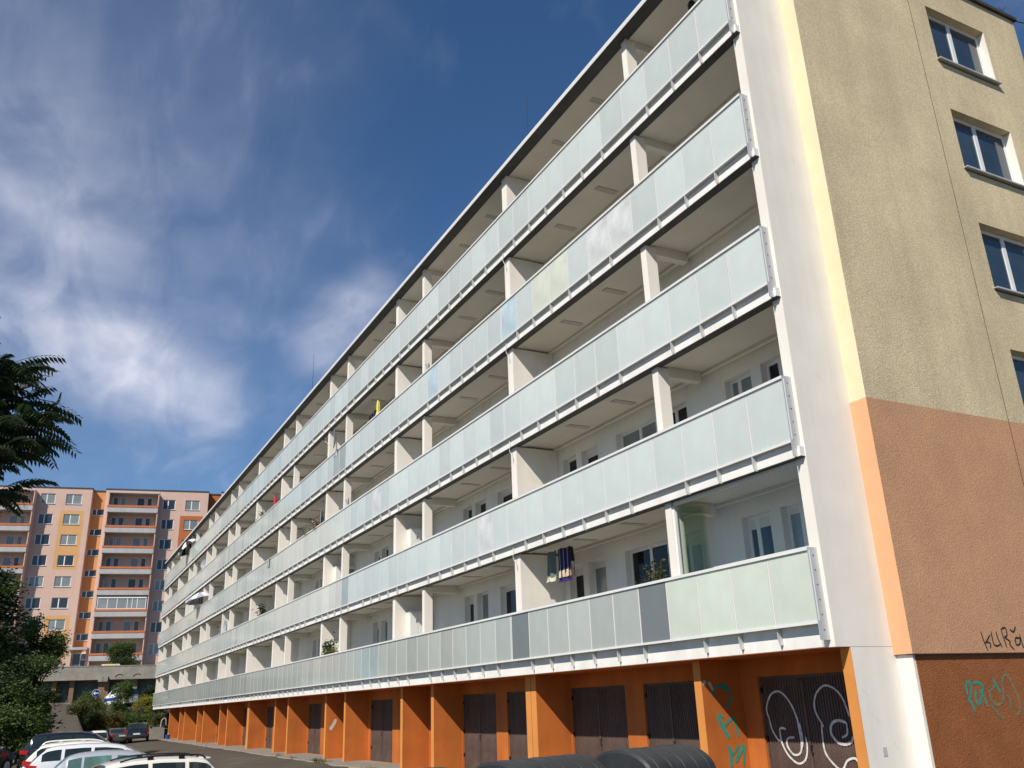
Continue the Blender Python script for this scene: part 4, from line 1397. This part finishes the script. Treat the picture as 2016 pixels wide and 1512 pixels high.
tree('terrace_bush', 'large green bush on the terrace in front of the far block', 'bush', (-113.4, -1.2, 6.6),
     lobes(random.Random(14), 22, (0, 0, 2.5), (1.1, 1.35, 1.2), .55, .95), 10000, .2, 'leaf_mid', 2.0, .1, 15)
tree('hedge', 'low dark hedge on the terrace beside the large bush', 'hedge', (-112.8, 1.9, 6.6),
     lobes(random.Random(16), 10, (0, 0, .9), (.5, 1.3, .3), .4, .6), 3500, .18, 'leaf_dark', .6, .05, 17)

# tree of heaven at the left edge: long feathered leaves
AT = thing('feathery_tree', 'dark feathery-leaved tree whose branches reach in at the left edge against the sky', 'tree', (-9.0, -13.6, -.3))


def frond_mesh(n, ln, droop, sd):
    rg_ = random.Random(sd)
    m = MB()
    pts = []
    for i in range(n + 1):
        f = i / n
        pts.append(Vector((f * ln, 0, .10 * ln * math.sin(f * 2.2) - droop * f * f * ln)))
    m.tube(pts, [.006 * (1 - .7 * i / n) for i in range(n + 1)], 4, False)
    for i in range(2, n + 1):
        for s_ in (-1, 1):
            p = pts[i]
            l_ = ln * .27 * (1 - .45 * abs(i / n - .45)) * rg_.uniform(.85, 1.1)
            d = Vector((.45, s_ * .8, -.42 + rg_.uniform(-.15, .1))).normalized()
            w_ = Vector((.8, -s_ * .35, .1)).normalized() * l_ * .15
            b0, b1, tip = p + d * l_ * .06, p + d * l_ * .45, p + d * l_ + Vector((0, 0, -.25 * l_))
            o = len(m.v)
            m.v += [tuple(b0), tuple(b1 + w_), tuple(tip), tuple(b1 - w_ + Vector((0, 0, -.02)))]
            m.f += [(o, o + 1, o + 2), (o, o + 2, o + 3)]
    return m.mesh('leaf_frond', 'frond')


FM = [frond_mesh(12, .74, .22, 1), frond_mesh(14, .88, .34, 2), frond_mesh(10, .62, .12, 3)]
tr_ = MB().tube(catmull([(0, 0, 0), (.1, .2, 3), (0, .5, 6), (0, .9, 8.6)], 5), [.17 - .009 * i for i in range(16)], 8).build('trunk', 'bark', AT, 60)
rg = random.Random(31)
ends = [(2.35, 8.85), (2.75, 8.35), (2.9, 8.15), (3.15, 7.75), (3.1, 7.35), (3.3, 7.05), (3.2, 7.15), (3.15, 6.75), (2.9, 6.6), (2.95, 6.2), (2.6, 6.05), (2.3, 5.75), (1.9, 8.9), (2.2, 7.7), (2.3, 6.9), (2.4, 8.0), (2.5, 7.3), (1.9, 6.3), (1.8, 7.4)]
for (ey, ez) in ends:
    ex = rg.uniform(-.9, .9)
    ey -= .75
    e = Vector((ex, ey, ez + .3))
    s0 = Vector((0, .5, min(8.2, ez - .6)))
    mid = (s0 + e) / 2 + Vector((rg.uniform(-.2, .2), 0, .15))
    bo_ = MB().tube(catmull([s0, mid, e], 4), [.05 - .004 * i for i in range(9)], 5).build('branch', 'bark', AT)
    for q in range(15):
        f = 1 - .66 * (q / 15) ** 1.1
        p = s0.lerp(mid, f * 2) if f < .5 else mid.lerp(e, f * 2 - 1)
        o = obj('leaf_frond', FM[rg.randrange(3)], AT, p)
        az = math.atan2(e.y - s0.y, e.x - s0.x) + rg.uniform(-1.0, 1.0)
        o.rotation_euler = (rg.uniform(-.35, .35), rg.uniform(-.40, .22), az)
        k = rg.uniform(.8, 1.15)
        o.scale = (k, k, k)
for (p, q) in (((.2, 2.15, 8.25), (.1, 2.35, 8.6)), ((.1, 2.55, 7.9), (.0, 2.9, 8.35)), ((.3, 2.3, 7.0), (.3, 2.0, 6.7))):
    p, q = Vector(p), Vector(q)
    MB().tube(catmull([p, (p + q) / 2 + Vector((0, .12, -.03)), q], 5), [.03, .035, .03, .03, .03, .03, .028, .025, .02, .018, .012], 5).build('seed_cluster', 'seed', AT)

# weeds along the apron
rg = random.Random(77)
wd = MB()
for (x, y, n, s_) in ((-25.9, -.35, 160, .5), (-26.8, -.3, 120, .4), (-33.0, -.3, 50, .3), (-20, -.4, 30, .3), (-30, -.4, 40, .4), (-12.6, -.3, 30, .3)):
    for _ in range(n):
        a, l_ = rg.uniform(0, 6.28), rg.uniform(.06, .2)
        p = Vector((x + rg.gauss(0, s_), y + rg.gauss(0, .10), 0))
        d = Vector((math.cos(a) * .5, math.sin(a) * .5, 1)) * l_
        o = len(wd.v)
        wd.v += [tuple(p), tuple(p + Vector((math.sin(a), -math.cos(a), 0)) * .02), tuple(p + d)]
        wd.f.append((o, o + 1, o + 2))
w_ = wd.build('weeds', 'leaf_olive')
w_['kind'] = 'stuff'
w_['label'] = 'sparse weeds along the edge of the concrete apron'


# ------------------------------------------------------------------ things on the balconies
def cloth(x0, x1, z0, z1, y, wave=.025, n=10, slant=0.0, tk=.006):
    m = MB()
    rows_ = 8
    for side in (0, 1):
        for j in range(rows_ + 1):
            for i in range(n + 1):
                f, g_ = i / n, j / rows_
                m.v.append((x0 + (x1 - x0) * f + slant * (1 - g_), y + side * tk + wave * math.sin(f * 9 + g_ * 1.3) * (1.1 - g_ * .7), z0 + (z1 - z0) * g_ + .012 * math.sin(f * 7)))
    w_ = n + 1
    o2 = (rows_ + 1) * w_
    for j in range(rows_):
        for i in range(n):
            a = j * w_ + i
            m.f.append((a, a + 1, a + w_ + 1, a + w_))
            m.f.append((o2 + a, o2 + a + w_, o2 + a + w_ + 1, o2 + a + 1))
    return m


t = thing('bath_towel', 'dark purple towel with a pink striped hem hanging on the lowest balcony', 'towel', (-8.4, .45, 4.56))
MB.build(cloth(-.29, .31, .24, .79, 0, .02), 'cloth', 'purple', t, 60)
MB.build(cloth(-.29, .31, .11, .235, 0, .02, slant=.0), 'hem_band', 'pink_cloth', t, 60)
MB.build(cloth(-.29, .31, .0, .105, 0, .02), 'hem', 'purple', t, 60)
for x in (-.16, .02, .2):
    MB().box(x, x + .02, -.034, -.028, .24, .78).build('stripe', 'lilac', t)
    MB().box(x - .06, x + .03, -.036, -.030, .10, .26).build('stripe', 'cream', t)
t = thing('hand_towel', 'grey-green cloth with a cream scalloped hem beside the purple towel', 'towel', (-8.98, .45, 4.64))
MB.build(cloth(-.23, .22, .10, .71, 0, .025, slant=-.05), 'cloth', 'green_cloth', t, 60)
MB.build(cloth(-.28, .2, .0, .10, -.005, .03, slant=-.05), 'hem', 'cream', t, 60)
t = thing('garment', 'small black garment with dangling strings right of the purple towel', 'garment', (-8.0, .42, 4.62))
MB.build(cloth(-.09, .08, .36, .70, 0, .04), 'fabric', 'stripe_b', t, 60)
MB().tube(catmull([(.06, 0, .5), (.09, 0, .3), (.08, .01, .1), (.1, 0, 0)], 5), .008, 5).build('string', 'stripe_b', t)
MB().tube(catmull([(-.05, 0, .4), (-.07, 0, .2), (-.04, .01, .02)], 5), .008, 5).build('string', 'cloth_brown', t)
t = thing('washing_line', 'thin line under the balcony ceiling that carries the towels', 'line', (0, .455, 5.36))
MB().tube([(-9.55, 0, .03), (-8.6, 0, .0), (-7.7, 0, .03)], .006, 5).build('cord', 'alu', t)

for i, (x, w, zl, zh, c, lab) in enumerate(((-25.35, .30, 12.75, 13.30, 'cloth_mauve', 'mauve towel at the left end of the washing below the yellow parasol'),
                                           (-25.0, .30, 12.8, 13.40, 'cloth_lime', 'lime green towel on the upper washing line'),
                                           (-24.65, .26, 12.85, 13.46, 'stripe_w', 'white towel on the upper washing line'),
                                           (-24.35, .26, 12.85, 13.50, 'leaf_mid', 'dark green towel on the upper washing line'),
                                           (-24.05, .30, 12.9, 13.54, 'cloth_blue', 'blue towel on the upper washing line'),
                                           (-23.7, .26, 12.9, 13.58, 'cloth_brown', 'brown towel on the upper washing line'),
                                           (-23.4, .26, 12.95, 13.60, 'stripe_b', 'black towel at the right end of the upper washing line'))):
    t = thing('hung_towel', lab, 'towel', (x, .72, zl), 0, 'washing on the upper balcony')
    cloth(0, w, 0, zh - zl, 0, .015).build('cloth', c, t, 60)


def closed_parasol(loc, h, c, lab):
    t = thing('closed_parasol', lab, 'parasol', loc)
    MB().tube([(0, 0, 0), (0, 0, h)], .02, 8).build('pole', 'alu', t)
    n = 14
    m = MB()
    prof = [(.02, h), (.05, h - .12), (.075, h - .42), (.05, h - .52), (.085, h - .66), (.15, h - .95), (.13, h - 1.0)]
    o = len(m.v)
    for k_, (r_, z_) in enumerate(prof):
        for i in range(n):
            a = 2 * math.pi * i / n
            rr_ = r_ * (1 + .28 * (i % 2))
            m.v.append((rr_ * math.cos(a), rr_ * math.sin(a), z_))
    for k_ in range(len(prof) - 1):
        for i in range(n):
            j = (i + 1) % n
            m.f.append((k_ * n + i, k_ * n + j, (k_ + 1) * n + j, (k_ + 1) * n + i))
    m.build('canopy', c, t, 40)
    MB().lathe([(0, 0), (.24, 0), (.24, .05), (.05, .09), (.05, .25), (0, .25)], 14).build('base', 'dark_metal', t, 40)
    return t


closed_parasol((-21.9, .3, Z0 + 3 * H + .272), 2.32, 'yellow', 'folded yellow parasol on the fourth balcony row')
closed_parasol((-39.6, .3, Z0 + 3 * H + .272), 2.30, 'red_cloth', 'folded red parasol beside the air conditioner')


def open_parasol(loc, rad, tilt, ca, cb, lab, h):
    t = thing('open_parasol', lab, 'parasol', loc)
    M4 = Matrix.Rotation(tilt[0], 3, 'X') @ Matrix.Rotation(tilt[1], 3, 'Y')
    MB().tube([(0, 0, 0), (0, 0, h)], .02, 6).build('pole', 'alu', t)
    c = Vector((0, 0, h))
    n = 16
    ringz = [(0, .32), (.30, .24), (.62, .10), (.9, -.06), (1.0, -.13), (1.0, -.22)]
    for i in range(n):
        m = MB()
        for k_ in range(len(ringz)):
            for a in (i, i + 1):
                th = 2 * math.pi * a / n
                r_, z_ = ringz[k_]
                m.v.append(tuple(c + M4 @ Vector((math.cos(th) * r_ * rad, math.sin(th) * r_ * rad, z_ * rad))))
        for k_ in range(len(ringz) - 1):
            m.f.append((2 * k_, 2 * k_ + 1, 2 * k_ + 3, 2 * k_ + 2))
        m.build('canopy_panel', ca if i % 2 else cb, t, 60)
    return t


open_parasol((-70.5, -.12, Z0 + 4 * H + .5), 1.25, (R(38), R(-12)), 'stripe_b', 'stripe_w', 'black and white striped parasol leaning out of the top balcony row', 1.55)
open_parasol((-61.5, -.12, Z0 + 2 * H + .5), 1.15, (R(12), R(-8)), 'lilac', 'stripe_w', 'pale grey striped parasol leaning out of the third balcony row', 1.68)


def dish(loc, rz, lab, r_=.36):
    t = thing('satellite_dish', lab, 'satellite dish', loc, rz)
    m = MB()
    n = 18
    for (f, d) in ((0, .10), (.4, .085), (.75, .045), (1.0, 0), (1.0, -.012), (.75, .03), (.4, .07), (0, .085)):
        for i in range(n):
            a = 2 * math.pi * i / n
            m.v.append((math.cos(a) * r_ * f, d, math.sin(a) * r_ * f * 1.08 + .5))
    for k_ in range(7):
        for i in range(n):
            j = (i + 1) % n
            m.f.append((k_ * n + i, k_ * n + j, (k_ + 1) * n + j, (k_ + 1) * n + i))
    m.build('reflector', 'dish', t, 50)
    MB().tube([(0, .05, .18), (0, -.2, .20), (0, -.42, .42)], .014, 6).build('arm', 'alu', t)
    MB().tube([(0, -.40, .40), (0, -.48, .50)], [.035, .028], 8).build('receiver', 'stripe_b', t)
    MB().tube([(0, .12, -.25), (0, .12, .55)], .02, 6).build('mast', 'alu', t)
    return t


dish((-50.3, -.10, Z0 + H + 1.35), R(6), 'grey satellite dish on the second balcony row')
dish((-61.9, -.05, Z0 + 3 * H + 1.4), R(30), 'satellite dish on the fourth balcony row near the far end')
dish((-25.8, -.35, Z0 + 3 * H + 1.45), R(-15), 'satellite dish seen edge-on outside the fourth balcony row', .40)
dish((-28.9, .05, Z0 + 2 * H + 1.42), R(-14), 'satellite dish seen edge-on beside the pink flowers', .40)

t = thing('air_conditioner', 'air conditioner unit with a round fan on a shaded balcony wall', 'air conditioner', (-44.0, .93, Z0 + 3 * H + 1.75))
bevel_box(-.45, .45, 0, .31, 0, .62, .02).build('casing', 'panel_grey', t)
MB().disc((-.1, -.008, .31), (0, 1, 0), .24, .02, 20).build('fan', 'black', t)
MB().box(-.4, -.36, 0, .31, -.06, -.001).box(.36, .4, 0, .31, -.06, -.001).build('bracket', 'alu', t)

t = thing('hanging_lantern', 'small black lantern hanging under the roof at the right end', 'lantern', (-1.85, .6, EAVE - .36))
MB().lathe([(0, 0), (.07, 0), (.09, .05), (.09, .17), (.06, .23), (.02, .25), (0, .25)], 8).build('housing', 'black', t)
MB().tube([(0, 0, .25), (0, 0, .39)], .008, 5).build('hook', 'black', t)
t = thing('rug', 'pale grey rug hung over the third railing', 'rug', (-38.0, YR - .055, Z0 + 2 * H + 1.05))
cloth(-.25, .25, 0, .44, 0, .01).build('cloth', 'cloth_grey', t, 60)
t = thing('beach_towel', 'bright cyan towel on the second balcony row', 'towel', (-28.75, .45, Z0 + H + 1.75))
cloth(-.2, .2, 0, .62, 0, .02).build('cloth', 'cloth_cyan', t, 60)


def potted(loc, h, w, n, leaf, lab, flower=None, size=.10, seed=1):
    rg_ = random.Random(seed)
    t = thing('potted_plant', lab, 'plant', loc)
    MB().lathe([(0, 0), (.12, 0), (.17, .26), (.145, .26), (.11, .22), (0, .22)], 12).build('pot', 'terracotta', t, 40)
    st_ = MB()
    blobs = []
    for _ in range(5):
        e = Vector((rg_.uniform(-1, 1) * w, rg_.uniform(-1, .6) * w * .6, h * rg_.uniform(.72, 1)))
        st_.tube(catmull([(0, 0, .2), e * .5 + Vector((0, 0, .1)), e], 4), .012, 4)
        blobs.append((e.x, e.y, e.z - .06, w * .5, w * .45, h * .10))
        blobs.append((e.x * .7, e.y * .7, e.z * .84, w * .4, w * .4, h * .10))
    st_.build('stem', 'leaf_olive', t)
    leaf_cloud(rg_, blobs, n, size).build('foliage', leaf, t)
    if flower:
        leaf_cloud(rg_, blobs[:4], n // 3, size * .8).build('blossom', flower, t)
    return t


potted((-4.55, .30, Z0 + .272), 1.85, .26, 210, 'leaf_olive', 'leggy potted plant with reddish tips beside the grey railing panel', 'leaf_rust', .09, 3)
potted((-27.1, .22, Z0 + .272), 1.95, .25, 330, 'leaf_mid', 'tall leafy pot plant beside a pillar on the lowest balcony', None, .14, 4)
potted((-26.6, .10, Z0 + .95), .72, .28, 260, 'leaf_mid', 'red flowering plant on the lowest railing', 'flower', .10, 5)
potted((-40.9, .25, Z0 + H + .272), 1.95, .26, 300, 'leaf_dark', 'dark green plant on the second balcony row', None, .13, 6)
potted((-28.7, .0, Z0 + 2 * H + .95), .85, .30, 280, 'leaf_olive', 'pink flowers below the edge-on satellite dish', 'pink_cloth', .11, 7)
potted((-30.4, .05, Z0 + 2 * H + .95), .75, .26, 220, 'leaf_olive', 'yellowish flowering plant left of the pink flowers', 'leaf_yellow', .10, 8)
potted((-42.3, .0, Z0 + 3 * H + .95), .70, .2, 160, 'leaf_mid', 'small red flowers on the fourth railing', 'flower', .09, 9)
potted((-41.3, .05, Z0 + 3 * H + .95), .95, .22, 170, 'leaf_mid', 'white flowering plant left of the folded red parasol', 'stripe_w', .10, 10)
# white hooks fixed on pillars
for (x, k) in ((-25.1, 2), (-16.23, 3)):
    MB().tube(catmull([(x + .005, .05, Z0 + k * H + 1.95), (x + .10, .0, Z0 + k * H + 1.92), (x + .12, -.02, Z0 + k * H + 2.02), (x + .11, -.02, Z0 + k * H + 2.2)], 5), .016, 6).build('hook', 'alu', B)
# wire from the roof corner
MB().tube(catmull([(GX + .05, GY1 + .05, GT - .02), (2.2, 15, GT - .55), (5.5, 25, GT + .2)], 8), .012, 5).build('roof_cable', 'black', B)

# cracks and scuffs in the plaster of the white end wall
fl = lambda u, v, o: (.0 + o, u, v)
rg = random.Random(91)
ck = []
for (u, v, n, st_) in ((.55, 1.6, 6, .05), (.9, 1.15, 5, .04), (.42, 1.9, 5, .05), (.75, .8, 6, .05), (.5, 6.9, 6, .05), (.8, 11.2, 5, .05)):
    ln = [(u, v)]
    for _ in range(n):
        u += rg.uniform(-.6, .9) * st_
        v += rg.uniform(-1, -.2) * st_
        ln.append((u, v))
    ck.append(ln)
strokes(ck, .0045, fl, .0015).build('plaster_crack', 'flake', B)
# bolts down the end plates of the railings
bolt_m = MB().disc((0, 0, 0), (1, 0, 0), .009, .008, 8).mesh('bolt', 'dark_metal')
for k in range(5):
    for i in range(6):
        obj('bolt', bolt_m, B, (XR + .0115, YR + .07, Z0 + k * H + .25 + i * .22))

# white storage cupboards against the partitions
for (x, k, lab) in ((-18.87, 0, 'white storage cupboard with a small window on the lowest balcony'),
                    (-18.87, 1, 'white storage cupboard with a small window on the second balcony row'),
                    (-27.75, 1, 'white storage cupboard beside a partition on the second balcony row')):
    t = thing('storage_cupboard', lab, 'cupboard', (x, 0, Z0 + k * H + .272))
    MB().box(.002, .34, .40, 1.24, 0, 2.12).build('carcass', 'white', t)
    for (a, b) in ((.41, .68), (.69, .96)):
        MB().box(.341, .358, a, b, .05, 2.08).build('door', 'frame_white', t)
        for z_ in (.5, 1.25, 1.75):
            MB().box(.3585, .372, b - .06, b - .035, z_, z_ + .1).build('handle', 'dark_metal', t)
    MB().box(.341, .352, 1.0, 1.20, 1.45, 2.0).build('window', 'glass_curtain', t)
